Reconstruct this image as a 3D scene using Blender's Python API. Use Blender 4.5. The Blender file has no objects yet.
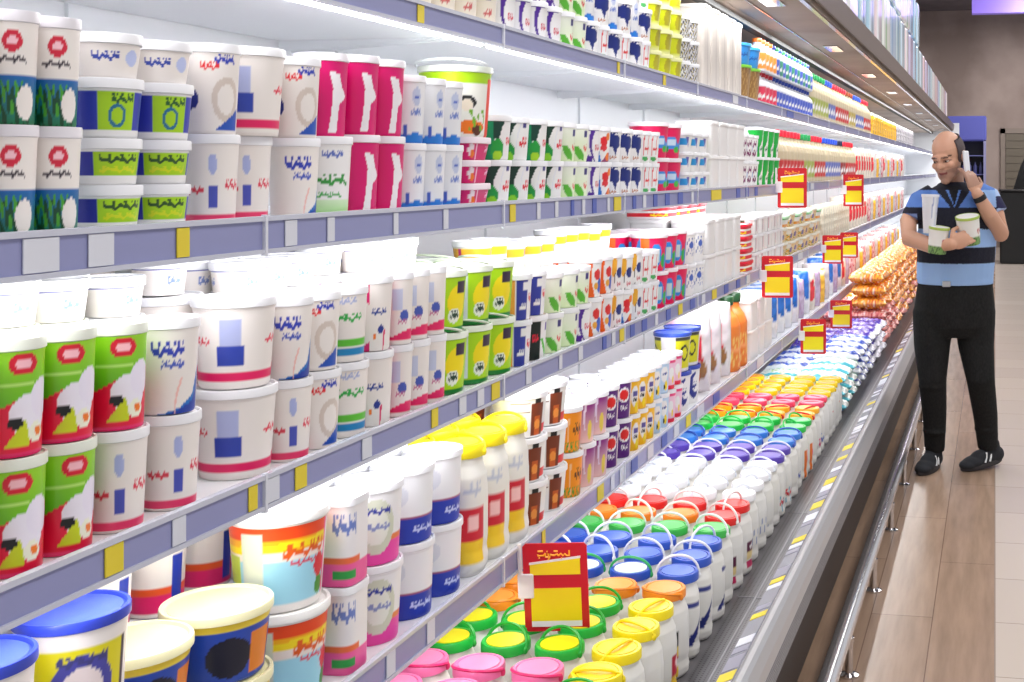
import bpy, math, random
import numpy as np
from mathutils import Vector, Matrix, Euler
R = random.Random(7)
C = bpy.context.scene.collection
PI = math.pi
# ------------------------------------------------------------------ camera constants (frame 1024 x 682)
F = 1220.0; CX = 780.0; HY = 170.0; VX = 995.0; H = 1.53
YAW = math.atan((VX - CX) / F); cY = math.cos(YAW); sY = math.sin(YAW)

def tt(px, X=1.0):
    """distance down the aisle of the point seen at column px on a line parallel to the case, X metres to its side"""
    zc = F * X / (cY * (VX - px))
    return (zc - X * sY) / cY

def lin(c):
    return tuple(((v / 255.0) / 12.92 if v / 255.0 <= 0.04045 else ((v / 255.0 + 0.055) / 1.055) ** 2.4) for v in c[:3])

# ------------------------------------------------------------------ materials
def mat(name, col=(200, 200, 200), rough=0.5, metal=0.0, emit=0.0, spec=0.5, alpha=1.0, coat=0.0):
    m = bpy.data.materials.new(name); m.use_nodes = True
    b = m.node_tree.nodes['Principled BSDF']
    b.inputs['Base Color'].default_value = (*lin(col), 1)
    b.inputs['Roughness'].default_value = rough
    b.inputs['Metallic'].default_value = metal
    b.inputs['Specular IOR Level'].default_value = spec
    b.inputs['Coat Weight'].default_value = coat
    if emit:
        b.inputs['Emission Color'].default_value = (*lin(col), 1)
        b.inputs['Emission Strength'].default_value = emit
    return m

def attr_mat(name, rough, coat=0.0):
    m = mat(name, rough=rough, coat=coat)
    nt = m.node_tree; a = nt.nodes.new('ShaderNodeAttribute'); a.attribute_name = 'Col'
    n = nt.nodes.new('ShaderNodeTexNoise'); n.inputs['Scale'].default_value = 60
    r = nt.nodes.new('ShaderNodeMapRange'); r.inputs['To Min'].default_value = rough * .8; r.inputs['To Max'].default_value = rough * 1.25
    nt.links.new(n.outputs['Fac'], r.inputs['Value']); nt.links.new(r.outputs['Result'], nt.nodes['Principled BSDF'].inputs['Roughness'])
    nt.links.new(a.outputs['Color'], nt.nodes['Principled BSDF'].inputs['Base Color'])
    return m

M_PRINT = attr_mat('printed_plastic', 0.32)
M_FILM = attr_mat('glossy_film', 0.2, 0.4)
M_CLOTH = attr_mat('woven_cloth', 0.85)
M_SKIN = attr_mat('skin', 0.5)
M_WHITE = mat('white_enamel', (236, 238, 242), 0.35)
M_STEEL = mat('brushed_steel', (192, 192, 196), 0.32, 0.65)
M_CHROME = mat('chrome', (215, 214, 216), 0.1, 1.0)
M_DARK = mat('dark_plinth', (64, 54, 50), 0.5)
M_BLACK = mat('black_rubber', (14, 14, 16), 0.6)
M_RAIL = mat('violet_rail_backing', (142, 145, 188), 0.3)
M_RAILEDGE = mat('clear_rail_lip', (196, 198, 212), 0.2)
M_CARD_W = mat('white_card', (214, 216, 226), 0.5)
M_CARD_Y = mat('yellow_card', (226, 204, 50), 0.5)
M_CARD_P = mat('blue_card', (84, 100, 180), 0.5)
M_RED = mat('red_board', (196, 10, 30), 0.35)
M_YEL = mat('yellow_panel', (240, 212, 12), 0.4)
M_GOLD = mat('gold_lettering', (250, 170, 40), 0.4)
M_PAPER = mat('white_paper', (230, 222, 226), 0.5)
M_LAMP = mat('lamp_diffuser', (250, 252, 255), 0.5, emit=2.0)

# ------------------------------------------------------------------ mesh plumbing
def newmesh(name, V, Fc, cols=None, m=None, smooth=True):
    me = bpy.data.meshes.new(name)
    me.from_pydata([tuple(v) for v in V], [], Fc)
    if cols is not None:
        a = me.color_attributes.new('Col', 'FLOAT_COLOR', 'POINT')
        cc = np.ones((len(V), 4), dtype=np.float32); cc[:, :3] = cols
        a.data.foreach_set('color', cc.ravel())
    me.materials.append(m or M_PRINT)
    me.update()
    if smooth:
        me.polygons.foreach_set('use_smooth', [True] * len(me.polygons))
        try: me.set_sharp_from_angle(angle=math.radians(42))
        except Exception: pass
    return me

def link(name, me, parent=None, loc=(0, 0, 0), rot=(0, 0, 0)):
    o = bpy.data.objects.new(name, me); C.objects.link(o)
    if parent is not None: o.parent = parent
    o.location = loc; o.rotation_euler = rot
    return o

def tag(o, label=None, cat=None, group=None, kind=None):
    if label: o['label'] = label
    if cat: o['category'] = cat
    if group: o['group'] = group
    if kind: o['kind'] = kind
    return o

def empty(name, loc, rz=0.0):
    o = bpy.data.objects.new(name, None); C.objects.link(o); o.empty_display_size = .05
    o.location = loc; o.rotation_euler = (0, 0, rz); return o

class G:
    """geometry gatherer with vertex colours"""
    def __init__(s): s.V = []; s.F = []; s.C = []
    def add(s, V, Fc, col=None, cols=None):
        b = len(s.V); s.V += [tuple(v) for v in V]; s.F += [tuple(i + b for i in f) for f in Fc]
        if cols is None:
            c = lin(col or (240, 240, 240)); cols = [c] * len(V)
        s.C += [tuple(c) for c in cols]; return s
    def join(s, o):
        return s.add(o.V, o.F, cols=o.C)
    def box(s, x0, x1, y0, y1, z0, z1, col=None):
        V = [(x, y, z) for x in (x0, x1) for y in (y0, y1) for z in (z0, z1)]
        return s.add(V, [(0, 1, 3, 2), (4, 6, 7, 5), (0, 4, 5, 1), (2, 3, 7, 6), (0, 2, 6, 4), (1, 5, 7, 3)], col)
    def bbox(s, x0, x1, y0, y1, z0, z1, b, col=None):
        """box with chamfered edges"""
        V = []; 
        cx, cy, cz = (x0+x1)/2, (y0+y1)/2, (z0+z1)/2; hx, hy, hz = (x1-x0)/2, (y1-y0)/2, (z1-z0)/2
        rings = [(hx-b, hy-b, -hz), (hx, hy, -hz+b), (hx, hy, hz-b), (hx-b, hy-b, hz)]
        for (a, c_, z) in rings:
            for (sx, sy, ex, ey) in ((1,1,1,0),(1,1,0,1),(-1,1,0,1),(-1,1,1,0),(-1,-1,1,0),(-1,-1,0,1),(1,-1,0,1),(1,-1,1,0)):
                V.append((cx + sx*(a - (0 if ex else b)), cy + sy*(c_ - (b if ex else 0)), cz + z))
        Fc = []
        for r in range(3):
            for i in range(8):
                j = (i+1) % 8; Fc.append((r*8+i, r*8+j, r*8+8+j, r*8+8+i))
        Fc.append(tuple(range(7, -1, -1))); Fc.append(tuple(range(24, 32)))
        return s.add(V, Fc, col)
    def lathe(s, prof, col=None, n=32, cx=0, cy=0, cz=0, sq=2.0, ax=1.0, ay=1.0):
        V = []
        for (r, z) in prof:
            for i in range(n):
                t = 2*PI*i/n; k = (abs(math.cos(t))**sq + abs(math.sin(t))**sq) ** (-1/sq) if sq != 2 else 1
                V.append((cx + ax*r*k*math.cos(t), cy + ay*r*k*math.sin(t), cz + z))
        Fc = []
        for q in range(len(prof)-1):
            for i in range(n):
                j = (i+1) % n; Fc.append((q*n+i, q*n+j, q*n+n+j, q*n+n+i))
        Fc.append(tuple(range(n-1, -1, -1))); m = (len(prof)-1)*n; Fc.append(tuple(range(m, m+n)))
        return s.add(V, Fc, col)
    def tube(s, pts, rad, col=None, n=8, caps=True, ball=False):
        pts = [Vector(p) for p in pts]; rs = rad if isinstance(rad, (list, tuple)) else [rad]*len(pts)
        if ball:   # rounded ends
            d0 = (pts[0]-pts[1]).normalized(); d1 = (pts[-1]-pts[-2]).normalized()
            pre = [(pts[0]+d0*rs[0]*k, rs[0]*math.sqrt(max(0.01, 1-k*k))) for k in (.97, .75, .4)]
            post = [(pts[-1]+d1*rs[-1]*k, rs[-1]*math.sqrt(max(0.01, 1-k*k))) for k in (.4, .75, .97)]
            pts = [p for p, _ in pre] + pts + [p for p, _ in post]; rs = [r for _, r in pre] + list(rs) + [r for _, r in post]
        V = []; up = None
        for i, p in enumerate(pts):
            d = (pts[min(i+1, len(pts)-1)] - pts[max(i-1, 0)]).normalized()
            if up is None:
                up = Vector((0, 0, 1)) if abs(d.z) < .9 else Vector((1, 0, 0))
            a = d.cross(up).normalized(); b = a.cross(d).normalized(); up = b
            for k in range(n):
                t = 2*PI*k/n; V.append(p + a*math.cos(t)*rs[i] + b*math.sin(t)*rs[i])
        Fc = []
        for q in range(len(pts)-1):
            for i in range(n):
                j = (i+1) % n; Fc.append((q*n+i, q*n+j, q*n+n+j, q*n+n+i))
        if caps:
            Fc.append(tuple(range(n-1, -1, -1))); m = (len(pts)-1)*n; Fc.append(tuple(range(m, m+n)))
        return s.add(V, Fc, col)
    def ell(s, c, r, col=None, n=20, m=12, rot=None):
        V = []; Fc = []; rot = rot or Matrix.Identity(3)
        for j in range(m+1):
            ph = -PI/2 + PI*j/m
            for i in range(n):
                t = 2*PI*i/n
                V.append(Vector(c) + rot @ Vector((r[0]*math.cos(ph)*math.cos(t), r[1]*math.cos(ph)*math.sin(t), r[2]*math.sin(ph))))
        for j in range(m):
            for i in range(n):
                k = (i+1) % n; Fc.append((j*n+i, j*n+k, j*n+n+k, j*n+n+i))
        return s.add(V, Fc, col)
    def prism(s, poly, y0, y1, col=None):
        """poly of (x,z) extruded along y"""
        n = len(poly); V = [(x, y0, z) for x, z in poly] + [(x, y1, z) for x, z in poly]
        Fc = [(i, (i+1) % n, n+(i+1) % n, n+i) for i in range(n)] + [tuple(range(n-1, -1, -1)), tuple(range(n, 2*n))]
        return s.add(V, Fc, col)
    def mesh(s, name, m=None, smooth=True, colored=True):
        return newmesh(name, s.V, s.F, np.array(s.C) if colored else None, m, smooth)

# ------------------------------------------------------------------ printed art on a wrapped body
def art(U, V, base, ops):
    col = np.empty(U.shape + (3,)); col[:] = lin(base)
    for op in ops:
        k = op[0]; c = lin(op[-1])
        if k == 'r': m = (U >= op[1]) & (U <= op[2]) & (V >= op[3]) & (V <= op[4])
        elif k == 'e': m = ((U-op[1])/op[3])**2 + ((V-op[2])/op[4])**2 <= 1
        elif k == 'ring':
            q = ((U-op[1])/op[3])**2 + ((V-op[2])/op[4])**2; m = (q <= 1) & (q >= .45)
        elif k == 'p':
            P = op[1]; m = np.zeros(U.shape, bool); j = len(P)-1
            for i in range(len(P)):
                (xi, yi), (xj, yj) = P[i], P[j]
                cr = ((yi > V) != (yj > V)) & (U < (xj-xi)*(V-yi)/((yj-yi) or 1e-9)+xi)
                m ^= cr; j = i
        elif k == 't':   # a line of script
            u0, u1, v0, v1, sd = op[1:6]; w = (U-u0)/(u1-u0); h = (V-v0)/(v1-v0)
            mid = .4 + .14*np.sin(w*15+sd) + .1*np.sin(w*31+sd*2)
            m = (w >= 0) & (w <= 1) & (h >= 0) & (h <= 1) & ((np.abs(h-mid) < .2) | ((np.sin(w*21+sd*3) > .82) & (h > .35)) | ((np.sin(w*27+sd) > .7) & (h > .82)))
        elif k == 'w':   # swoosh: centre u0+a*(v-vc)^2, half width
            u0, a, vc, w, v0, v1 = op[1:7]
            m = (np.abs(U-(u0+a*(V-vc)**2)) < w*(.35+V)) & (V >= v0) & (V <= v1)
        elif k == 'g':   # vertical blend
            v0, v1, c0 = op[1], op[2], np.array(lin(op[3])); m = (V >= v0) & (V <= v1)
            f = np.clip((V-v0)/(v1-v0), 0, 1)[..., None]; mix = c0*(1-f)+np.array(c)*f; col[m] = mix[m]; continue
        elif k == 'n':   # speckle of fruit / leaves
            u0, u1, v0, v1, th, sd = op[1:7]
            q = np.sin(U*23+sd)*np.sin(V*19+sd*1.7)+.6*np.sin(U*41+V*17+sd)
            m = (U >= u0) & (U <= u1) & (V >= v0) & (V <= v1) & (q > th)
        col[m] = c
    return col

FRONT = math.atan2(-.8, .6)
def wrap(D, h, ops, base, prof=((0, .86), (.03, .88), (1, 1)), nu=96, nv=28, sq=2.0, ax=1.0, ay=1.0, front=None, rep=2):
    """printed body: loft of rounded sections, colours from art()"""
    g = G(); fz = [p[0] for p in prof]; fr = [p[1] for p in prof]
    zs = sorted(set(list(np.linspace(0, 1, nv)) + fz)); nv = len(zs)
    th = np.arange(nu) * 2*PI/nu
    k = (np.abs(np.cos(th))**sq + np.abs(np.sin(th))**sq) ** (-1/sq)
    fr0 = FRONT if front is None else front
    u = (th - fr0) / (PI/rep); u = (u + 1) % 2 - 1
    U, Vv = np.meshgrid(u, np.array(zs)); cols = art(U, Vv, base, ops).reshape(-1, 3)
    V = []
    for z in zs:
        r = D/2 * float(np.interp(z, fz, fr))
        for i in range(nu): V.append((ax*r*k[i]*math.cos(th[i]), ay*r*k[i]*math.sin(th[i]), z*h))
    Fc = [(q*nu+i, q*nu+(i+1) % nu, q*nu+nu+(i+1) % nu, q*nu+nu+i) for q in range(nv-1) for i in range(nu)]
    Fc.append(tuple(range(nu-1, -1, -1))); m = (nv-1)*nu; Fc.append(tuple(range(m, m+nu)))
    return g.add(V, Fc, cols=cols)

def lidgeo(D, z, col, t=.012, sq=2.0, ax=1.0, ay=1.0, inner=None, n=40):
    r = D/2*1.045; g = G()
    g.lathe([(r*.97, z-t), (r, z-t+.001), (r, z-.001), (r*.985, z+.001), (r*.93, z+.001), (r*.9, z-.003)], col, n, sq=sq, ax=ax, ay=ay)
    g.lathe([(r*.86, z-.003), (r*.86, z-.0016), (r*.83, z-.001), (r*.3, z-.0012)], inner or col, n, sq=sq, ax=ax, ay=ay)
    return g

W = (240, 238, 238); CR = (238, 231, 226); MG = (216, 0, 108); BL = (38, 66, 168); LB = (30, 120, 200); LM = (168, 214, 16)
GR = (14, 150, 62); DG = (8, 60, 30); RD = (222, 20, 40); OR = (240, 120, 20); YE = (248, 214, 10); PU = (82, 36, 150); BK = (16, 20, 22); NV = (24, 40, 120)
PK = (236, 70, 140); LID = (238, 238, 242)

KINDS = {}
RENAME = {k: ('yogurt_cup', 'cup') for k in ('treecup', 'greenredcup', 'limecup', 'bwpattern')}
RENAME.update({k: ('dessert_cup', 'cup') for k in ('yellowcup', 'skycup', 'pinkcup')})
RENAME.update({k: ('cheese_tub', 'tub') for k in ('flatgreen', 'bluegreenc', 'plaintub', 'rimlid', 'bandlid', 'magflat', 'smallblue')})
RENAME.update({k: ('fruit_yogurt_tub', 'tub') for k in ('melon', 'melonorange', 'orangetub', 'purpletub', 'redovaltub', 'orangebody')})
def kind(key, name, cat, look, D, h, parts, merged=None):
    if key in RENAME: name, cat = RENAME[key]
    ms = [(pn, g.mesh(pn, m)) for pn, g, m in parts]
    if len(parts) > 1:
        a = G()
        for _, g, _ in parts: a.join(g)
        mm = a.mesh(name, parts[0][2])
    else: mm = ms[0][1]
    KINDS[key] = dict(name=name, cat=cat, look=look, D=D, h=h, parts=ms, merged=mm)

def tub(key, look, D, h, base, ops, lid=LID, inner=None, taper=.86, name='yogurt_tub', cat='tub', sq=2.0, ax=1.0, ay=1.0, handle=None, hi=False, rep=None):
    rep = rep or (2 if hi else 3)
    nu, nv = (150, 40) if hi else (96, 28)
    b = wrap(D*.955, h-.004, ops, base, ((0, taper*.97), (.03, taper), (.9, .985), (.92, 1.0), (1, 1.0)), nu, nv, sq, ax, ay, rep=rep)
    parts = [('body', b, M_PRINT), ('lid', lidgeo(D*.955, h, lid, sq=sq, ax=ax, ay=ay, inner=inner), M_PRINT)]
    if handle:
        g = G(); r = D*.49; pts = [(r*math.cos(a), -r*.55*math.sin(a)-.3*r, h+.004-.01*0+.010*math.sin(a)) for a in np.linspace(0, PI, 15)]
        g.tube(pts, .0026, handle, 6); parts.append(('handle', g, M_PRINT))
    kind(key, name, cat, look, D, h, parts); KINDS[key]['round'] = sq < 3; KINDS[key]['hi'] = hi

# --- tubs and cups
tub('treecup', 'white cup with red oval and blue-green landscape', .061, .12, CR,
    [('g', 0, .44, (20, 120, 70), (16, 96, 170)), ('n', -1, .5, 0, .34, .1, 2, (6, 70, 40)), ('n', -1, .3, .08, .4, .3, 5, (70, 160, 40)), ('e', .35, .2, .25, .16, CR), ('e', 0, .76, .22, .1, (210, 30, 60)), ('e', 0, .76, .12, .04, (250, 200, 210)), ('t', -.35, .35, .56, .64, 3, (60, 50, 60))], (226, 222, 228), hi=True)
tub('greenredcup', 'tall green cup with red slant and white flower', .074, .125, (120, 196, 30),
    [('g', .3, 1, (70, 170, 20), (160, 220, 40)), ('p', [(-1, 0), (1, 0), (1, .62), (.2, .56), (-1, .28)], (226, 16, 60)), ('g', .44, .5, (110, 190, 30), (120, 196, 30)) if False else ('e', .25, .36, .42, .2, (238, 234, 246)), ('e', .55, .5, .3, .18, (236, 230, 246)),
     ('p', [(-.25, .1), (.15, .34), (.25, .08)], (200, 214, 30)), ('e', -.05, .3, .16, .05, BK), ('e', .4, .2, .2, .09, (240, 240, 220)), ('e', .45, .21, .1, .04, OR), ('e', .1, .82, .28, .1, (214, 20, 50)), ('e', .1, .82, .16, .045, (250, 190, 200)), ('r', -.5, .3, .62, .645, (190, 230, 120)), ('r', -1, 1, 0, .04, (232, 40, 110))], (228, 232, 220), taper=.9, hi=True)
tub('flatgreen', 'squat white tub with lime and blue wrap label', .083, .054, W,
    [('r', -1, 1, .22, .78, LM), ('r', -.95, -.3, .22, .78, (44, 50, 160)), ('t', -.2, .6, .5, .72, 1, (40, 80, 30)), ('t', -.2, .6, .28, .46, 4, (210, 220, 20)), ('r', .75, 1, .22, .78, (60, 70, 180))], hi=True)
tub('bluegreenc', 'white tub with blue panels and lime centre', .088, .07, W,
    [('r', -1, 1, .14, .84, (50, 60, 176)), ('r', -.25, .45, .14, .84, LM), ('ring', .1, .4, .17, .22, (30, 110, 150)), ('t', 0, .42, .62, .8, 2, (30, 90, 40))], hi=True)
tub('plaintub', 'plain white tub with small blue logo', .085, .052, CR, [('t', -.3, .2, .4, .66, 1, (50, 70, 170)), ('e', .5, .5, .16, .2, (190, 200, 240))], hi=True)
tub('bandlid', 'flat white tub with amber band', .09, .07, CR, [('r', -1, 1, .55, .82, (244, 180, 40)), ('r', .6, .8, .55, .82, (190, 20, 110))])
tub('rimlid', 'flat white tub with thin blue rim', .078, .05, CR, [('r', -1, 1, .8, .9, (50, 60, 180)), ('t', -.3, .3, .3, .6, 2, (120, 140, 200))])
tub('bigpink', 'big white tub with blue picture and pink band', .115, .125, CR,
    [('r', -.45, -.02, .28, .5, (44, 66, 170)), ('g', .5, .78, (170, 178, 228), (206, 210, 240)) if False else ('r', -.42, -.06, .5, .82, (176, 184, 226)), ('t', .38, .8, .5, .6, 2, (224, 40, 70)), ('r', -1, 1, .1, .2, (228, 20, 96)), ('e', .9, .2, .2, .07, (228, 20, 96)), ('t', -.95, -.6, .5, .6, 5, (224, 60, 80))], hi=True)
tub('bluebar', 'white tub with upright blue bar and red script', .078, .12, CR,
    [('r', -.1, .12, .2, .46, (70, 80, 180)), ('e', 0, .7, .1, .12, (170, 180, 226)), ('t', -.7, -.2, .34, .46, 1, (220, 60, 80)), ('t', .3, .8, .4, .52, 2, (220, 50, 80)), ('r', -1, 1, .03, .12, (236, 60, 110))], hi=True)
tub('blueswoosh', 'white tub with blue script and blue corner swoosh', .078, .12, CR,
    [('t', -.4, .3, .62, .8, 1, (44, 60, 180)), ('t', -.2, .3, .5, .6, 5, (70, 90, 190)), ('p', [(-.3, 0), (.85, 0), (.85, .55), (.6, .2), (.2, .06)], (20, 110, 190)), ('p', [(-.1, 0), (.85, 0), (.85, .4), (.6, .12)], (30, 60, 160)), ('w', .1, 1.1, .0, .04, 0, .4, (240, 190, 180))], hi=True)
tub('redround', 'white tub with red and blue script and blue dot', .082, .12, CR,
    [('t', -.3, .1, .72, .84, 1, (226, 30, 40)), ('t', 0, .5, .8, .92, 3, (40, 60, 180)), ('ring', .3, .4, .36, .26, (214, 200, 190)), ('e', -.55, .4, .2, .12, (30, 40, 130)), ('p', [(.0, .04), (.7, .3), (.7, .04)], (30, 80, 180))], hi=True)
tub('greenstripe', 'white tub with green script over green and blue stripes', .085, .12, CR,
    [('t', -.5, .5, .56, .68, 1, (40, 170, 70)), ('r', -1, 1, .22, .32, (90, 190, 50)), ('r', -1, 1, .1, .2, (20, 130, 190)), ('t', -.2, .3, .8, .9, 7, (170, 180, 220))], hi=True)
tub('greentext', 'white tub with green script and lime base', .095, .125, W,
    [('t', -.6, .5, .4, .54, 3, (50, 150, 60)), ('t', -.2, .3, .76, .86, 1, (90, 110, 190)), ('g', 0, .22, (160, 220, 130), (214, 236, 200)), ('t', -.4, .3, .24, .32, 9, (70, 170, 80))], hi=True)
tub('magenta', 'magenta tub with white calf silhouette', .086, .13, MG,
    [('p', [(.1, .05), (.35, .05), (.42, .4), (.7, .5), (.5, .62), (.4, .78), (.1, .82), (.22, .6), (.18, .3)], (240, 236, 240)), ('r', -.8, -.4, .08, .22, (240, 200, 224)), ('g', .94, 1, MG, (190, 0, 90))], lid=(236, 232, 238), hi=True)
tub('magband', 'white tub with magenta side panel and cow picture', .085, .125, CR,
    [('r', -1, -.15, 0, 1, MG), ('e', -.3, .4, .3, .3, CR), ('e', .2, .3, .1, .06, (30, 50, 140)), ('t', -.1, .4, .5, .6, 2, (30, 60, 150)), ('e', .0, .2, .05, .04, OR), ('w', .3, .4, 0, .05, 0, .3, (220, 30, 100))], hi=True)
tub('pinkwave', 'white tub with pale blue print and pink wavy band', .062, .125, CR,
    [('p', [(-1, .06), (1, .06), (1, .24), (.2, .2), (-.3, .12), (-1, .16)], (230, 30, 100)), ('r', -.3, .1, .5, .8, (200, 206, 232)), ('e', .2, .42, .2, .08, (70, 90, 180)), ('t', -.1, .3, .3, .36, 4, (200, 110, 150))], hi=True)
tub('paleblue', 'white tub with faint blue crest and blue base', .078, .12, (232, 232, 236),
    [('e', .1, .72, .24, .14, (190, 198, 224)), ('r', -.05, .25, .68, .74, (60, 90, 190)), ('t', -.2, .4, .42, .52, 3, (110, 130, 200)), ('p', [(-1, 0), (1, 0), (1, .1), (.1, .16), (-1, .1)], (30, 120, 210)), ('r', -.6, -.4, .1, .28, (60, 90, 190))])
tub('magflat', 'squat magenta pack with small white figures', .12, .045, MG,
    [('e', -.3, .5, .14, .36, (240, 220, 236)), ('e', .25, .5, .12, .34, (240, 226, 232)), ('t', -.8, -.45, .4, .7, 3, (250, 190, 220)), ('e', .3, .3, .1, .2, OR), ('r', .5, .54, 0, 1, (250, 220, 240))], lid=(240, 226, 234), sq=5)
tub('limebucket', 'white bucket with lime top and orange fruit picture', .15, .14, (240, 240, 232),
    [('r', -1, 1, .78, 1, LM), ('r', -1, -.15, .6, .8, (150, 206, 30)), ('e', .05, .5, .2, .1, BK), ('e', .05, .46, .13, .09, (244, 232, 214)), ('e', .15, .14, .35, .1, OR), ('e', .3, .1, .12, .08, (90, 40, 20)), ('r', .55, 1, 0, .86, (238, 60, 30)), ('g', 0, .3, (240, 150, 30), (240, 150, 30)) if False else ('n', .1, .5, .1, .4, .4, 2, (120, 180, 40))], lid=(220, 226, 214), handle=(230, 232, 236), hi=True, name='yogurt_bucket', cat='bucket')
tub('greenswirl', 'white tub with black arc, green swirl and red script', .093, .093, W,
    [('p', [(-.95, .98), (-.1, 1), (-.3, .84), (-.5, .6), (-.55, .45), (-.95, .45)], (6, 50, 36)), ('e', -.7, .22, .42, .24, (14, 150, 60)), ('e', -.6, .08, .26, .12, (140, 210, 40)), ('t', .0, .55, .32, .56, 2, (222, 30, 50)), ('r', .15, .4, .8, .92, (60, 50, 130)), ('w', -.2, .5, .2, .03, 0, .9, (230, 230, 240))])
tub('tealswirl', 'white tub with teal arc and green apple swirl', .093, .093, W,
    [('r', -1, -.55, 0, 1, (0, 140, 90)), ('p', [(-.6, .98), (.1, 1), (-.1, .8), (-.3, .5), (-.6, .5)], (6, 60, 46)), ('e', -.35, .24, .35, .26, (30, 160, 60)), ('e', -.35, .1, .26, .12, (170, 220, 40)), ('t', .15, .6, .35, .55, 2, (222, 30, 50))])
tub('palegreen', 'white tub with pale green tint and gherkin picture', .09, .093, (240, 244, 228),
    [('g', 0, 1, (226, 242, 196), (244, 246, 236)), ('p', [(-.5, .42), (-.2, .44), (.3, .2), (.3, .02), (-.1, .06), (-.4, .22)], (90, 180, 50)), ('r', .2, .55, .7, .88, (50, 40, 120)), ('t', .2, .6, .26, .5, 5, (222, 50, 60))])
tub('purplesw', 'white tub with purple swirl', .09, .093, W,
    [('w', -.25, 1.3, .55, .12, 0, 1, (80, 34, 150)), ('r', -.5, .4, .9, 1, (80, 34, 150)), ('t', .1, .6, .3, .5, 2, (210, 70, 90)), ('p', [(-.6, 0), (-.1, 0), (-.1, .15), (-.4, .2)], (80, 34, 150))])
tub('redblue', 'white tub with red petals over a blue wave', .09, .093, W,
    [('p', [(-1, 0), (-.2, 0), (-.4, .4), (-.5, .9), (-1, 1)], (30, 110, 200)), ('e', 0, .62, .3, .14, (224, 30, 40)), ('e', .35, .75, .2, .12, OR), ('e', 0, .42, .3, .09, (224, 50, 60)), ('p', [(-.2, 0), (.8, 0), (.8, .3), (.3, .24)], (150, 60, 110)), ('e', .4, .15, .25, .12, OR)])
tub('navycow', 'white tub with navy cow patch', .095, .093, W,
    [('p', [(-.7, .8), (-.2, .88), (.5, .8), (.6, .5), (.3, .4), (.2, .2), (-.1, .45), (-.6, .5)], NV), ('t', -.3, .3, .86, .98, 3, NV), ('t', -.3, .3, .08, .22, 8, (190, 110, 60))])
tub('redstripe', 'white tub with thin red script', .085, .093, W, [('w', -.2, .6, .5, .035, .1, .9, (222, 60, 70)), ('w', .25, .5, .5, .03, .1, .9, (222, 70, 80)), ('t', -.1, .4, .4, .55, 1, (220, 60, 60)), ('e', 0, .14, .3, .08, (70, 170, 90))])
tub('melon', 'magenta and blue tub with watermelon picture', .13, .11, (220, 10, 84),
    [('r', -1, 1, .26, .66, (60, 140, 220)), ('p', [(-.5, .66), (-.1, .95), (.1, .66)], (220, 10, 84)), ('p', [(.2, .66), (.5, .42), (.8, .66)], (220, 10, 84)), ('e', -.4, .28, .22, .12, (40, 160, 70)), ('e', .4, .26, .22, .1, (60, 180, 60)), ('r', -.3, .3, .4, .56, (200, 222, 240))], lid=(236, 226, 232))
tub('smallblue', 'small white box tub with blue and lime print', .12, .066, W,
    [('r', -.1, .55, .35, .72, (40, 150, 220)), ('r', -.7, -.2, .3, .7, (190, 220, 90)), ('p', [(.3, .8), (.7, .8), (.8, .2)], (80, 70, 170))], sq=4)
tub('whitebox', 'plain white tall box', .15, .125, (238, 236, 236), [('r', -1, 1, .97, 1, (226, 226, 232))], lid=W, taper=.98, sq=7, name='carton_box', cat='box')
tub('bluetop', 'white tub with bright blue band round top', .2, .05, (230, 240, 250), [('r', -1, 1, .3, 1, (40, 140, 220)), ('r', -.6, -.3, .4, .9, W), ('r', .6, 1, .3, 1, (24, 60, 150))], lid=W, sq=5, taper=.95, name='carton_box', cat='box')
tub('purpletext', 'white tub with plum lettering', .11, .11, W, [('t', -.5, .4, .55, .85, 2, (120, 24, 90)), ('t', -.5, .4, .15, .45, 6, (120, 24, 90)), ('e', .7, .5, .12, .12, LB)])
tub('greenwave', 'white tub with bright green wave', .13, .13, W, [('p', [(-.8, 1), (.7, 1), (.6, .6), (.2, .3), (.3, 0), (-.3, 0), (-.1, .5), (-.7, .7)], (20, 170, 60)), ('t', .3, .8, .2, .4, 2, (60, 140, 90))])
tub('limeyellow', 'lime and yellow bucket with white panel and dark edging', .115, .118, LM,
    [('r', -.9, 1, .1, .9, (176, 222, 10)), ('r', -1, -.9, .0, 1, (20, 120, 40)), ('r', -.75, -.1, .12, .9, (226, 232, 240)), ('r', -.5, -.2, .16, .3, (80, 80, 170)), ('t', -.6, -.2, .45, .58, 1, (60, 190, 90)), ('r', -.75, -.1, .88, .93, (40, 50, 40)), ('g', .1, .9, (160, 216, 10), (252, 226, 0)) if False else ('e', .35, .5, .3, .3, (250, 226, 10)), ('r', .3, .62, .66, .86, (50, 30, 60)), ('e', .25, .28, .18, .13, (238, 244, 230)), ('t', .12, .4, .22, .36, 3, (20, 60, 40)), ('r', -1, 1, 0, .08, (16, 130, 50))], lid=(232, 238, 226), hi=True, name='yogurt_bucket', cat='bucket', handle=(210, 220, 200))
tub('orangeblue', 'orange and navy tub with white script', .09, .1, (240, 238, 240), [('r', -1, -.5, 0, 1, (245, 170, 60)), ('r', -.45, .25, 0, .96, (50, 60, 160)), ('r', -.1, .2, .7, .86, W), ('t', -.3, .15, .2, .4, 2, W), ('t', .35, .7, .4, .6, 2, RD)])
tub('darkgreen', 'white tub with black panel and gherkin', .09, .1, W, [('r', -.7, .1, 0, .9, (14, 30, 26)), ('t', -.4, 0, .4, .6, 2, (222, 30, 60)), ('p', [(.1, .5), (.3, .5), (.8, .16), (.6, .04)], (90, 190, 60)), ('r', .5, .75, .7, .88, PU)])
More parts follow.
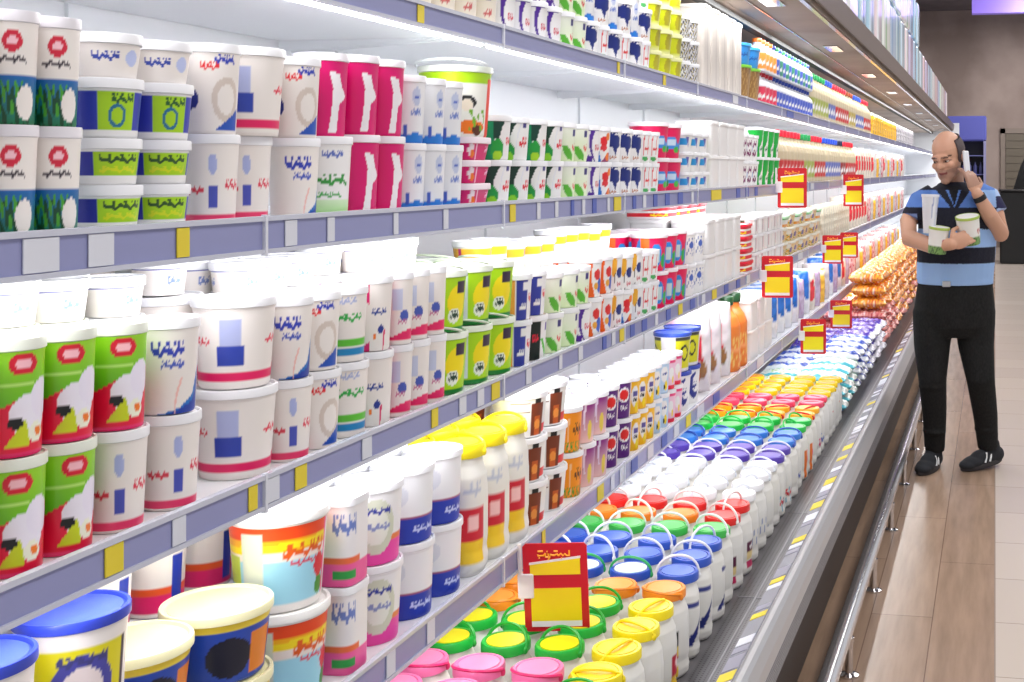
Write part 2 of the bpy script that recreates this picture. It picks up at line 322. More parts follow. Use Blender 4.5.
tub('orangebody', 'orange tub with white and red petals', .09, .1, W, [('p', [(-1, 0), (0, 0), (-.3, .5), (-.2, 1), (-1, 1)], (238, 100, 20)), ('e', .2, .6, .3, .15, (220, 40, 40)), ('e', .5, .3, .3, .2, (50, 90, 190)), ('e', .1, .3, .2, .1, (240, 170, 60))])
tub('yellowcow', 'white tub with amber flame and navy patch', .09, .1, W, [('e', -.2, .7, .25, .3, (240, 176, 50)), ('e', .35, .5, .3, .16, NV), ('w', -.1, .6, .3, .04, 0, .5, BK), ('t', .1, .6, .1, .25, 2, (200, 70, 90))])
tub('melonorange', 'orange and magenta tub with blue centre', .12, .115, (228, 10, 84), [('r', -1, -.5, 0, 1, (244, 110, 20)), ('e', -.1, .45, .35, .32, (50, 140, 220)), ('r', -.25, .12, .25, .6, (200, 220, 220)), ('e', .4, .3, .18, .2, (40, 170, 70)), ('p', [(.5, 0), (1, 0), (1, 1), (.6, .6)], (60, 130, 210))], lid=(236, 226, 232))
tub('bluewhite', 'white tub with scattered blue marks', .11, .11, W, [('n', -.7, .7, .2, .85, .7, 3, (40, 80, 170)), ('e', .2, .6, .22, .12, (70, 100, 190))])
tub('redtop', 'red and white striped flat pack', .17, .05, (242, 236, 236), [('r', -1, 1, .2, .5, (222, 16, 40)), ('r', -1, 1, .7, .85, (222, 30, 50)), ('t', -.4, .3, .2, .5, 1, YE)], lid=(222, 16, 50), inner=W, sq=6, taper=.98, name='carton_box', cat='box')
tub('blackmag', 'white box with dark and magenta uprights', .15, .075, W, [('r', -.6, -.3, .1, .9, (90, 80, 50)), ('r', .4, .5, 0, 1, (30, 20, 40)), ('r', .62, .75, .2, 1, (180, 20, 110))], sq=6, taper=.97, name='carton_box', cat='box')
tub('amberpack', 'amber and cream food pack', .16, .07, (236, 214, 170), [('n', -1, 1, 0, 1, .2, 3, (224, 160, 40)), ('r', -.4, .3, .5, .85, (240, 236, 226)), ('e', .4, .4, .2, .2, (110, 80, 160)), ('n', -1, 1, 0, .5, .8, 7, (60, 140, 60))], lid=(232, 228, 214), sq=5, name='food_pack', cat='pack')
tub('greenpack', 'white pack with green rim and orange stripe', .18, .06, (236, 238, 232), [('r', -1, 1, .75, 1, (70, 190, 80)), ('r', -1, 1, .1, .35, (240, 160, 50))], lid=(190, 228, 190), sq=5, name='food_pack', cat='pack')
tub('rainbowtub', 'white bucket with red, orange and sky-blue label', .15, .145, (236, 230, 226),
    [('r', -1, .72, .1, .92, (160, 216, 236)), ('r', -1, .72, .55, .66, (240, 226, 220)), ('r', -1, .72, .78, .92, (238, 70, 16)), ('r', -1, .72, .66, .79, (248, 176, 10)), ('p', [(-1, .7), (.72, .78), (.72, .7), (-1, .62)], (250, 220, 20)), ('t', .0, .66, .56, .72, 4, (226, 90, 20)), ('t', .1, .6, .48, .56, 1, (220, 60, 90)), ('r', -.6, -.28, .06, .86, (216, 222, 208)), ('r', -.52, -.34, .18, .28, (110, 190, 60)), ('r', -.95, -.66, .3, .6, (200, 220, 80)), ('e', .6, .42, .12, .13, (216, 20, 50)), ('e', .62, .2, .1, .1, (40, 140, 40)), ('r', .72, .76, .1, .9, (230, 80, 150))], hi=True, name='yogurt_bucket', cat='bucket', lid=(240, 238, 236))
tub('creamblue', 'cream-lidded tub with scalloped blue rim', .15, .098, (34, 70, 170), [('r', -1, 1, .82, 1, (240, 210, 60)), ('e', .1, .4, .3, .3, (20, 20, 40)), ('r', .4, .8, .1, .7, (230, 130, 30)), ('r', -.9, -.5, .1, .6, W)], lid=(240, 234, 190), inner=(240, 232, 176), hi=True)
tub('bluelid', 'white tub with royal blue lid and yellow label', .125, .145, CR, [('r', -.6, .6, .1, .8, (226, 214, 20)), ('r', .55, .62, .1, .8, (40, 30, 60)), ('e', 0, .4, .35, .26, (236, 222, 220)), ('ring', 0, .45, .4, .3, (70, 70, 160)), ('t', -.3, .3, .66, .76, 2, (60, 60, 120))], lid=(44, 62, 176), inner=(60, 80, 190), hi=True)
tub('pinkorange', 'white tub with orange and pink base band', .095, .15, CR, [('r', -1, 1, .05, .22, (226, 40, 110)), ('r', -1, 1, .22, .3, (232, 90, 40)), ('r', .3, .6, .1, .6, (40, 60, 170)), ('e', -.3, .7, .2, .12, (60, 170, 210)), ('p', [(-.4, .8), (-.3, .95), (-.2, .8)], (60, 180, 80))], hi=True)
tub('pinkbase', 'white round tub with hot pink base', .115, .135, (240, 238, 240), [('r', -1, 1, 0, .3, (240, 70, 170)), ('p', [(-1, .3), (1, .3), (1, .38), (-1, .34)], (236, 130, 70)), ('e', 0, .5, .42, .36, (238, 238, 228)), ('ring', 0, .5, .42, .36, (214, 216, 196)), ('t', -.3, .3, .66, .76, 2, (50, 60, 160)), ('t', -.3, .3, .45, .55, 5, (140, 150, 200))], hi=True, taper=.88)
tub('bluebase', 'white round tub with royal blue base', .115, .135, (240, 240, 244), [('r', -1, 1, 0, .34, (36, 60, 176)), ('r', -1, 1, .34, .37, (170, 90, 120)), ('t', .1, .7, .14, .24, 2, (200, 210, 250)), ('e', -.3, .66, .3, .16, (224, 226, 236))], hi=True, taper=.92)
tub('pinkcarton', 'slim white carton with pink base and green label', .08, .14, (240, 236, 238), [('r', -1, 1, 0, .26, (240, 90, 160)), ('r', -.6, .5, .26, .34, (238, 110, 60)), ('r', -.3, .3, .1, .2, (40, 160, 70)), ('t', -.3, .3, .6, .85, 2, (110, 130, 200))], sq=4, taper=.95, hi=True)
tub('bottlebucket', 'white bucket with brown bottle picture', .13, .1, (240, 238, 236), [('r', .1, .5, .05, .8, (120, 50, 20)), ('r', .2, .4, .05, .5, (200, 90, 30)), ('e', .3, .3, .1, .12, (240, 150, 60)), ('r', -.4, .08, .6, .64, (110, 70, 60)), ('r', -.4, .08, .8, .84, (110, 70, 60)), ('r', .5, .9, .1, .3, (222, 40, 40)), ('r', .2, .4, .8, .92, BK)], hi=True, name='yogurt_bucket', cat='bucket')
tub('orangetub', 'bright orange tub with script', .1, .11, (248, 150, 16), [('r', .5, 1, 0, .5, (232, 90, 30)), ('t', .0, .6, .4, .7, 2, (90, 40, 10)), ('n', -1, 1, 0, .25, .3, 3, (60, 160, 60)), ('w', -.3, .4, .5, .05, 0, .8, (250, 200, 150))])
tub('purpletub', 'purple tub with cream drop', .1, .11, (160, 30, 140), [('g', 0, .9, (248, 206, 200), (140, 20, 130)), ('e', .2, .3, .16, .24, (236, 210, 80)), ('w', -.2, .7, .6, .06, .3, 1, (236, 220, 240))])
tub('redovaltub', 'deep purple tub with red oval badge', .09, .11, (88, 26, 120), [('e', 0, .62, .45, .2, W), ('e', 0, .62, .36, .14, (226, 30, 30)), ('t', -.3, .3, .2, .34, 2, W), ('r', .6, 1, 0, 1, (236, 210, 200))])
tub('yellowcup', 'yellow dessert cup', .075, .105, (246, 190, 30), [('e', 0, .5, .4, .3, W), ('r', -.2, .3, .5, .66, (90, 80, 160)), ('e', .2, .2, .2, .14, (250, 220, 20)), ('t', -.2, .2, .34, .46, 2, BK)])
tub('skycup', 'pale blue and white dessert cup', .075, .105, (190, 214, 240), [('e', 0, .6, .4, .25, W), ('t', -.2, .3, .56, .7, 2, (80, 90, 160)), ('e', .2, .24, .2, .16, YE), ('e', 0, .2, .08, .08, BK)])
tub('pinkcup', 'pink and white dessert cup', .075, .105, (240, 200, 220), [('r', -1, 1, .84, 1, (236, 70, 130)), ('r', -1, 1, 0, .12, (230, 40, 70)), ('e', 0, .5, .3, .2, W), ('e', .2, .3, .12, .12, YE)])
tub('navyleaf', 'white tub with navy leaf and blue lid', .13, .13, W, [('e', .1, .5, .42, .36, (40, 50, 140)), ('e', .25, .56, .3, .26, W), ('t', -.1, .3, .4, .6, 2, (40, 50, 140))], lid=(50, 70, 170))
tub('yellowlabeltub', 'white tub with square yellow label and blue lid', .13, .13, W, [('r', -.6, .6, .08, .9, (214, 210, 30)), ('ring', 0, .5, .3, .22, (30, 40, 40)), ('r', -.6, .6, .84, .92, (60, 60, 50))], lid=(50, 80, 180), handle=(40, 70, 180))
tub('limecup', 'stacked yellow-green cup', .11, .075, (214, 220, 20), [('e', .3, .5, .3, .4, (180, 170, 30)), ('g', 0, .2, (240, 240, 190), (220, 226, 60))], lid=(226, 226, 170))
tub('bwpattern', 'white cup with black brush pattern', .11, .075, (226, 224, 226), [('n', -1, 1, 0, 1, .35, 4, (60, 60, 80)), ('n', -1, 1, 0, 1, .9, 1, (190, 170, 60))])
tub('creamlogo', 'cream tub with small purple mark', .095, .12, (232, 222, 206), [('r', -.1, .25, .5, .75, (90, 60, 140)), ('t', -.2, .3, .2, .35, 2, (200, 90, 90)), ('r', -1, -.7, 0, 1, (234, 214, 110))])
tub('creambox', 'tall cream carton', .13, .3, (222, 214, 206), [('r', .8, 1, 0, 1, (200, 190, 184))], lid=(224, 218, 212), sq=6, taper=.97, name='tall_carton', cat='carton')
tub('browncake', 'round brown cake tub with green lid', .17, .15, (150, 110, 60), [('n', -1, 1, 0, 1, .4, 2, (190, 150, 90))], lid=(120, 190, 60))
tub('bluebowl', 'bright blue tub', .17, .09, (50, 140, 214), [('t', -.4, .4, .4, .6, 2, (20, 80, 160))], lid=(60, 150, 220))

# --- bottles
def bottle(key, look, D, h, base, ops, cap, name='milk_bottle'):
    b = wrap(D, h*.92, ops, base, ((0, .9), (.03, 1), (.66, 1), (.78, .8), (.88, .46), (1, .42)), 48, 20)
    g = G(); g.lathe([(D*.25, h*.88), (D*.27, h*.885), (D*.27, h*.985), (D*.25, h), (D*.1, h)], cap, 20)
    kind(key, name, 'bottle', look, D, h, [('body', b, M_PRINT), ('cap', g, M_PRINT)])
for q, (cn, cc) in enumerate((('navy', (24, 28, 60)), ('brown', (130, 60, 30)), ('red', (206, 30, 50)), ('green', (30, 130, 70)), ('blue', (36, 70, 180)), ('orange', (226, 110, 40)))):
    bottle('bot_'+cn, 'cream bottle with %s cap' % cn, .095, .27, (206, 192, 162), [('r', -.7, .7, .12, .5, [(150, 60, 60), (190, 170, 90), (200, 60, 60), (170, 180, 90), (110, 120, 190), (226, 180, 100)][q]), ('t', -.4, .4, .2, .4, 2, W)], cc)
    bottle('small_'+cn, 'small white bottle with %s cap' % cn, .085, .15, (230, 232, 240), [('r', -.8, .8, .1, .6, [(90, 60, 90), (60, 110, 180), (222, 60, 90), (60, 150, 120), (80, 100, 200), (236, 150, 60)][q]), ('t', -.4, .4, .2, .4, 2, W)], cc)
bottle('orangebottle', 'orange juice bottle with dark green cap', .12, .3, (236, 130, 50), [('n', -.6, .6, .1, .5, .4, 2, (250, 210, 120)), ('r', -1, 1, .3, .34, (250, 170, 110))], (20, 60, 30), 'juice_bottle')

# --- jugs
def jug(key, look, lid, inner=None, hcol=None, ops=(), up=1.0, D=.108, h=.2, lean=0.0, big=False, name='milk_jug', base=(234, 232, 227)):
    pr = ((0, .84), (.04, .95), (.12, .98), (.2, .93), (.28, .97), (.62, .98), (.8, .93), (.9, .8), (1, .78))
    b = wrap(D, h*.94, ops, base, pr, 72, 34, sq=2.8)
    parts = [('body', b, M_PRINT)]
    g = G(); r = D*.47
    g.lathe([(r*.98, h*.9), (r, h*.905), (r, h-.004), (r*.96, h), (r*.84, h), (r*.82, h-.003)], lid, 36)
    if inner is not None: g.lathe([(r*.78, h-.003), (r*.78, h+.0005), (r*.3, h+.001)], inner, 30)
    parts.append(('lid', g, M_PRINT))
    if hcol is not None:
        g = G(); pts = []
        hh = .05*up
        for a in np.linspace(0, PI, 17):
            pts.append((r*1.02*math.cos(a), lean*math.sin(a), h*.93 + (hh*math.sin(a)**.8 if up > .15 else .010*math.sin(a)+.006)))
        if up <= .15: pts = [(p[0], -r*.9*math.sin(a), p[2]) for p, a in zip(pts, np.linspace(0, PI, 17))]
        g.tube(pts, .0034, hcol, 6); g.ell((r*1.0, 0, h*.93), (.006, .006, .008), hcol, 8, 6); g.ell((-r*1.0, 0, h*.93), (.006, .006, .008), hcol, 8, 6)
        parts.append(('handle', g, M_PRINT))
    kind(key, name, 'jug', look, D, h, parts)
RB = [('r', -.35, .4, .12, .5, (196, 30, 60)), ('r', -.35, .4, .12, .26, (244, 200, 30)), ('e', 0, .4, .15, .07, (250, 220, 220))]
jug('j_pink', 'white jug with pale pink lid and pink handle', (240, 120, 172), (242, 140, 184), (226, 40, 110), [('r', -.5, .4, .1, .4, (236, 120, 160)), ('t', -.3, .3, .2, .34, 2, W)], .1)
jug('j_green', 'white jug with green lid ringed round a yellow disc', (30, 176, 60), (236, 222, 20), (24, 160, 50), [('p', [(-.5, .1), (.4, .1), (.5, .45), (0, .2)], (190, 210, 30)), ('t', -.2, .5, .3, .42, 3, (140, 150, 170))], .8, lean=.02)
jug('j_yellow', 'white jug with bright yellow lid', (246, 222, 10), (250, 206, 20), (246, 220, 20), RB, .45, lean=-.01)
jug('j_orange', 'white jug with orange lid and black label', (240, 140, 30), (244, 154, 50), (240, 140, 30), [('r', -.3, .45, .42, .6, (20, 20, 24)), ('t', -.2, .35, .46, .56, 2, W), ('r', -.3, .45, .3, .42, (238, 206, 20)), ('r', -.3, .45, .25, .3, (200, 40, 50)), ('r', -.3, .45, .04, .16, (240, 200, 20))], .1)
jug('j_teal', 'white jug with teal ringed blue lid', (36, 76, 180), (220, 236, 226), (40, 170, 90), [('p', [(-.4, .1), (.2, .2), (.5, .6), (.2, .3)], NV)], .8)
jug('j_blue', 'white jug with royal blue lid', (44, 84, 190), (66, 106, 206), (240, 240, 244), [('p', [(-.5, .12), (.0, .18), (.5, .6), (.1, .38)], (30, 40, 120)), ('r', -.2, .3, .66, .7, (40, 50, 130))], 1.0)
jug('j_lgreen', 'white jug with leaf green lid', (60, 180, 74), (90, 200, 100), (238, 242, 240), [('p', [(-.5, .12), (.0, .18), (.5, .6), (.1, .38)], (30, 40, 120))], .95)
jug('j_dorange', 'white jug with amber lid', (238, 130, 26), (240, 150, 60), (240, 238, 236), [('r', -.4, .4, .2, .4, (110, 20, 70)), ('r', -.4, .4, .3, .42, (230, 200, 120))], .9)
jug('j_red', 'white jug with scarlet lid', (222, 30, 24), (230, 50, 40), (240, 236, 236), [('r', -.5, .5, .34, .5, (90, 16, 60)), ('r', -.5, .5, .22, .34, (238, 214, 150)), ('r', -.5, .5, .12, .2, (190, 30, 90)), ('t', -.3, .3, .38, .48, 3, W)], .9)
jug('j_white', 'all-white jug', (240, 240, 244), (230, 232, 240), (226, 230, 240), [('n', -.5, .5, .2, .5, .7, 3, (110, 130, 190))], .7)
jug('j_violet', 'white jug with violet lid', (84, 60, 170), (112, 92, 190), (238, 238, 244), [('n', -.5, .5, .1, .4, .6, 3, (70, 160, 190)), ('t', -.3, .3, .2, .34, 2, RD)], .6, lean=.02)
jug('j_sky', 'white jug with sky blue lid', (50, 120, 210), (90, 150, 224), (60, 90, 180), [('t', -.3, .3, .2, .34, 2, (90, 110, 190))], .5, lean=.03)
jug('j_mint', 'white jug with emerald lid and handle', (30, 190, 70), (110, 210, 120), (30, 190, 80), [('r', -.5, -.2, .05, .6, OR), ('t', -.2, .4, .3, .6, 2, PK)], .7, lean=.03)
jug('j_amber', 'white jug with amber yellow lid and red handle', (250, 176, 20), (252, 200, 60), (226, 50, 50), [('t', -.3, .3, .2, .4, 2, (220, 60, 120))], .4, lean=-.02)
jug('j_rose', 'white jug with rose red lid', (238, 70, 110), (240, 110, 140), (240, 70, 90), [('t', -.3, .3, .2, .4, 2, (90, 120, 200))], .3)
jug('j_sun', 'white jug with sunflower yellow lid and orange knob', (252, 214, 10), (250, 150, 40), (248, 206, 20), [('r', -.1, .2, .5, .54, RD)], .3)
jug('tallyellow', 'slim white jug with yellow cap and red and yellow label', (244, 226, 20), (244, 230, 40), (240, 222, 20), [('r', -.2, .5, .3, .56, (206, 24, 50)), ('r', -.2, .5, .1, .3, (246, 206, 40)), ('e', .15, .44, .16, .07, (250, 200, 200)), ('t', -.1, .4, .66, .76, 2, (190, 196, 214))], .6, D=.105, h=.26, lean=.02)

# --- bags
def pillow(L, Wd, T, base, ops, seed, lie=True, nx=26, ny=20, wr=.004):
    r = random.Random(seed); g = G(); V = []; us = np.linspace(-1, 1, nx); vs = np.linspace(-1, 1, ny)
    ph = [r.uniform(0, 6) for _ in range(4)]
    U, Vv = np.meshgrid(us, (vs+1)/2, indexing='ij'); cols = art(U, Vv, base, ops)
    Cc = []
    for s in (1, -1):
        for i, u in enumerate(us):
            for j, v in enumerate(vs):
                t = (max(0, 1-abs(u)**3.2)*max(0, 1-abs(v)**3.0))**.55
                w = wr*(math.sin(u*9+ph[0]+v*5)+math.sin(v*13+ph[1])+math.sin((u-v)*17+ph[2]))*t
                if abs(v) > .93: w += .0025*math.sin(u*40)*s*0
                V.append((u*L/2*(1-.05*abs(v)**2), v*Wd/2*(1-.05*u*u), s*(T/2*t)+w+T/2 + .0004*s)); Cc.append(cols[i, j])
    n = nx*ny; Fc = []
    for i in range(nx-1):
        for j in range(ny-1):
            a = i*ny+j; Fc.append((a, a+ny, a+ny+1, a+1)); Fc.append((n+a, n+a+1, n+a+ny+1, n+a+ny))
    for i in range(nx-1):
        for j in (0, ny-1):
            a = i*ny+j; Fc.append((a, n+a, n+a+ny, a+ny) if j == 0 else (a, a+ny, n+a+ny, n+a))
    for j in range(ny-1):
        for i in (0, nx-1):
            a = i*ny+j; Fc.append((a, a+1, n+a+1, n+a) if i == 0 else (a, n+a, n+a+1, a+1))
    if not lie:   # stand up: local y becomes up, faces -y
        V = [(x, z-T/2, y+Wd/2) for x, y, z in V]
    else:
        m = min(v[2] for v in V); V = [(x, y, z-m) for x, y, z in V]
    return g.add(V, Fc, cols=Cc)
def bag(key, look, L, Wd, T, base, ops, lie=True, seed=1, name='food_bag'):
    g = pillow(L, Wd, T, base, ops, seed, lie)
    hh = T if lie else Wd
    kind(key, name, 'bag', look, L if not lie else Wd, hh, [('film', g, M_FILM)])
bag('b_orange', 'clear bag of orange sausages', .24, .18, .07, (240, 150, 50), [('n', -1, 1, 0, 1, .15, 2, (250, 180, 60)), ('n', -1, 1, 0, 1, .5, 5, (226, 96, 40)), ('n', -1, 1, 0, 1, 1.0, 8, (250, 230, 190))])
bag('b_pinksaus', 'clear bag of pink sausages', .24, .17, .07, (222, 120, 116), [('n', -1, 1, 0, 1, .2, 3, (236, 160, 150)), ('n', -1, 1, 0, 1, .8, 6, (190, 60, 70)), ('n', -1, 1, 0, 1, 1.1, 9, (246, 220, 216))])
bag('b_bluemilk', 'flat white milk pouch with blue print', .25, .17, .055, (232, 236, 244), [('r', -1, 1, .3, .62, (60, 90, 190)), ('e', .2, .5, .3, .16, (200, 220, 240)), ('t', -.5, .2, .4, .55, 2, W), ('r', -1, 1, .9, 1, (60, 110, 200))])
bag('b_purplemilk', 'flat violet pouch with white lettering', .26, .18, .055, (92, 70, 176), [('r', -.4, .6, .3, .7, (150, 130, 210)), ('t', -.5, .4, .35, .6, 2, W), ('r', .7, 1, 0, 1, (230, 228, 240))])
bag('b_greenmilk', 'flat white pouch with green edges', .25, .17, .05, (236, 240, 236), [('r', -1, 1, .8, 1, (40, 190, 110)), ('r', -1, 1, 0, .16, (90, 190, 210)), ('n', -.6, .6, .3, .7, .5, 4, (190, 220, 150))])
bag('s_redwhite', 'upright white bag with curling red print', .17, .3, .09, (240, 230, 234), [('ring', .1, .62, .5, .2, (216, 20, 50)), ('t', -.3, .7, .36, .5, 3, (216, 20, 50)), ('ring', .1, .22, .4, .12, (226, 40, 70)), ('r', -1, -.5, 0, 1, (244, 200, 214)), ('e', .6, .3, .2, .1, (160, 110, 60))], lie=False)
bag('s_yellow', 'upright clear bag with yellow and red flash', .18, .24, .09, (236, 226, 212), [('e', .0, .75, .5, .14, (244, 210, 60)), ('p', [(.4, .2), (.9, .3), (.8, .8), (.5, .7)], (222, 50, 60)), ('n', -1, .2, .1, .6, .6, 3, (220, 190, 160))], lie=False)
bag('s_white', 'upright white crinkled bag', .18, .23, .09, (214, 206, 206), [('r', -.6, .6, .1, .3, (110, 150, 190)), ('e', .4, .8, .2, .08, (222, 200, 80)), ('n', -1, 1, 0, 1, .8, 3, (206, 190, 196)), ('t', -.4, .4, .5, .65, 3, (170, 60, 80))], lie=False)
bag('s_orange', 'upright orange and yellow bag', .18, .2, .09, (244, 190, 60), [('e', .1, .5, .5, .25, (240, 110, 30)), ('r', -1, 1, .85, 1, (240, 226, 200))], lie=False)
bag('s_grey', 'upright grey and white bag', .18, .2, .09, (214, 210, 214), [('n', -1, 1, 0, 1, .4, 3, (130, 124, 140))], lie=False)
bag('s_bluewhite', 'upright white bag with blue block', .2, .26, .1, (236, 236, 242), [('p', [(-.9, .5), (.9, .35), (.9, .95), (-.9, .95)], (40, 110, 200)), ('t', -.5, .3, .66, .8, 2, W)], lie=False)
bag('s_lilac', 'upright lilac and white bag', .18, .22, .09, (196, 176, 206), [('n', -1, 1, 0, 1, .5, 3, (190, 150, 190)), ('r', -.5, .3, .5, .7, (240, 236, 240))], lie=False)
bag('s_pinkmeat', 'upright clear bag of pink meat', .19, .22, .1, (232, 190, 192), [('n', -1, 1, 0, 1, .3, 3, (206, 90, 100)), ('r', -.4, .4, .55, .8, (240, 236, 236))], lie=False)
bag('s_cream', 'upright cream sachet', .1, .22, .05, (228, 220, 200), [('r', -1, -.6, 0, 1, (190, 180, 160)), ('r', -.5, .5, .7, .9, (210, 200, 170))], lie=False)

ORD = ['first', 'second', 'third', 'fourth', 'fifth', 'sixth', 'seventh', 'eighth', 'ninth', 'tenth', 'eleventh', 'twelfth', 'thirteenth', 'fourteenth', 'fifteenth', 'sixteenth', 'seventeenth', 'eighteenth', 'nineteenth', 'twentieth']
TENS = ['twentieth', 'thirtieth', 'fortieth', 'fiftieth', 'sixtieth', 'seventieth', 'eightieth', 'ninetieth']; TEN = ['twenty', 'thirty', 'forty', 'fifty', 'sixty', 'seventy', 'eighty', 'ninety']
def ordw(n):
    if n < 20: return ORD[n]
    a, b = divmod(n+1, 10)
    return TENS[a-2] if b == 0 else TEN[a-2] + '-' + ORD[b-1]

def put(key, x, y, z, rz, label, group, near):
    k = KINDS[key]
    if near and len(k['parts']) > 1:
        e = empty(k['name'], (x, y, z), rz)
        for pn, me in k['parts']: link(pn, me, e)
    else:
        e = link(k['name'], k['merged'], None, (x, y, z), (0, 0, rz))
    tag(e, label, k['cat'], group); return e

NEAR_T = 6.2; LAST = {}
cnt = {}
def column(keys, x, y, z, shelf, row, rz=None):
    """a stack of products, bottom first"""
    n = len(keys)
    wh = ['bottom', 'second', 'third', 'top']
    ids = {}
    for i, key in enumerate(keys):
        if key is None: continue
        k = KINDS[key]; kk = (k['look'], shelf, row)
        if kk not in ids: ids[kk] = cnt.get(kk, 0); cnt[kk] = ids[kk] + 1
        pos = ids[kk]
        tier = 'the only one' if n == 1 else ('the lower' if i == 0 and n == 2 else 'the upper' if n == 2 else 'the bottom' if i == 0 else 'the top' if i == n-1 else ['', 'the second', 'the third'][i])
        s = '%s, %s in %s %s stack, %s' % (k['look'], tier, ordw(pos), row, shelf)
        ws = s.split()
        if len(ws) > 16: s = '%s, %s in %s %s stack, %s' % (' '.join(k['look'].split()), tier.replace('the ', '').replace('only one', 'alone'), ordw(pos), row, shelf)
        if len(s.split()) > 16: s = s.replace(' in ', ', ').replace(' stack, ', ', ')
        r = R.uniform(-.16, .16) if rz is None else rz
        sq = key.startswith('s_')
        if rz is None and not sq: r = (math.atan2(-y, -x) + (.2 if k.get('hi') else .68) - FRONT + R.uniform(-.12, .12)) if k.get('round') else R.uniform(-.05, .05)
        put(key, x + R.uniform(-.001, .001), y, z, (R.uniform(-.12, .12) + .35) if sq else r, s, '%s on the %s' % (k['look'], shelf), y < NEAR_T)
        z += k['h'] + .0015

def run(px0, px1, stacks, X, z, shelf, rows=1, gap=.004, setback=.012, ymax=15.5, back=None):
    """fill the shelf edge between two columns of the frame; stacks is a list of stacks cycled"""
    D = max(KINDS[k]['D'] for st in stacks for k in st if k); rr = D/2; D += gap
    Xc = X + setback + rr; Xe = Xc - 1.05*rr*cY
    tR = lambda px: (F*Xe/(cY*(VX-px)) - Xc*sY)/cY
    t0, t1 = tR(px0), min(tR(px1), ymax)
    n = max(1, int(round((t1-t0)/D))); step = min(max(D, (t1-t0)/n), D*1.35)
    lk = (shelf, X); first = t1 - step*(n-1); sh_ = max(0.0, LAST.get(lk, -9) + rr + .001 - first)
    LAST[lk] = t1 + sh_ + rr
    for i in range(n):
        y = t1 + sh_ - step*(n-1-i); st = stacks[i % len(stacks)]
        dmax = max(KINDS[k]['D'] for k in st if k)
        xx = X + setback + dmax/2
        column(st, -xx, y, z, shelf, 'front')
        for r in range(1, rows):
            xx += D
            if xx + D/2 > 1.46: break
            column(back or (st + ['rimlid'] if rows == 3 else st + ['bandlid'] if px0 < 640 and shelf == 'chest-high shelf' and px0 > 500 else st), -xx, y, z, shelf, 'middle' if r == 1 else 'rear')

def area(name, loc, rot, sx, sy, p, col=(1, 1, 1), spread=PI):
    l = bpy.data.lights.new(name, 'AREA'); l.shape = 'RECTANGLE'; l.size = sx; l.size_y = sy; l.energy = p; l.color = col; l.spread = spread
    o = bpy.data.objects.new(name, l); C.objects.link(o); o.location = loc; o.rotation_euler = rot; return o
# ------------------------------------------------------------------ camera
cam = bpy.data.cameras.new('camera'); co = bpy.data.objects.new('camera', cam); C.objects.link(co)
co.location = (0, 0, H); co.rotation_euler = (PI/2, 0, YAW)
cam.sensor_width = 36; cam.lens = F/1024*36; cam.shift_x = (512-CX)/1024; cam.shift_y = (HY-341)/1024; cam.clip_start = .05
bpy.context.scene.camera = co

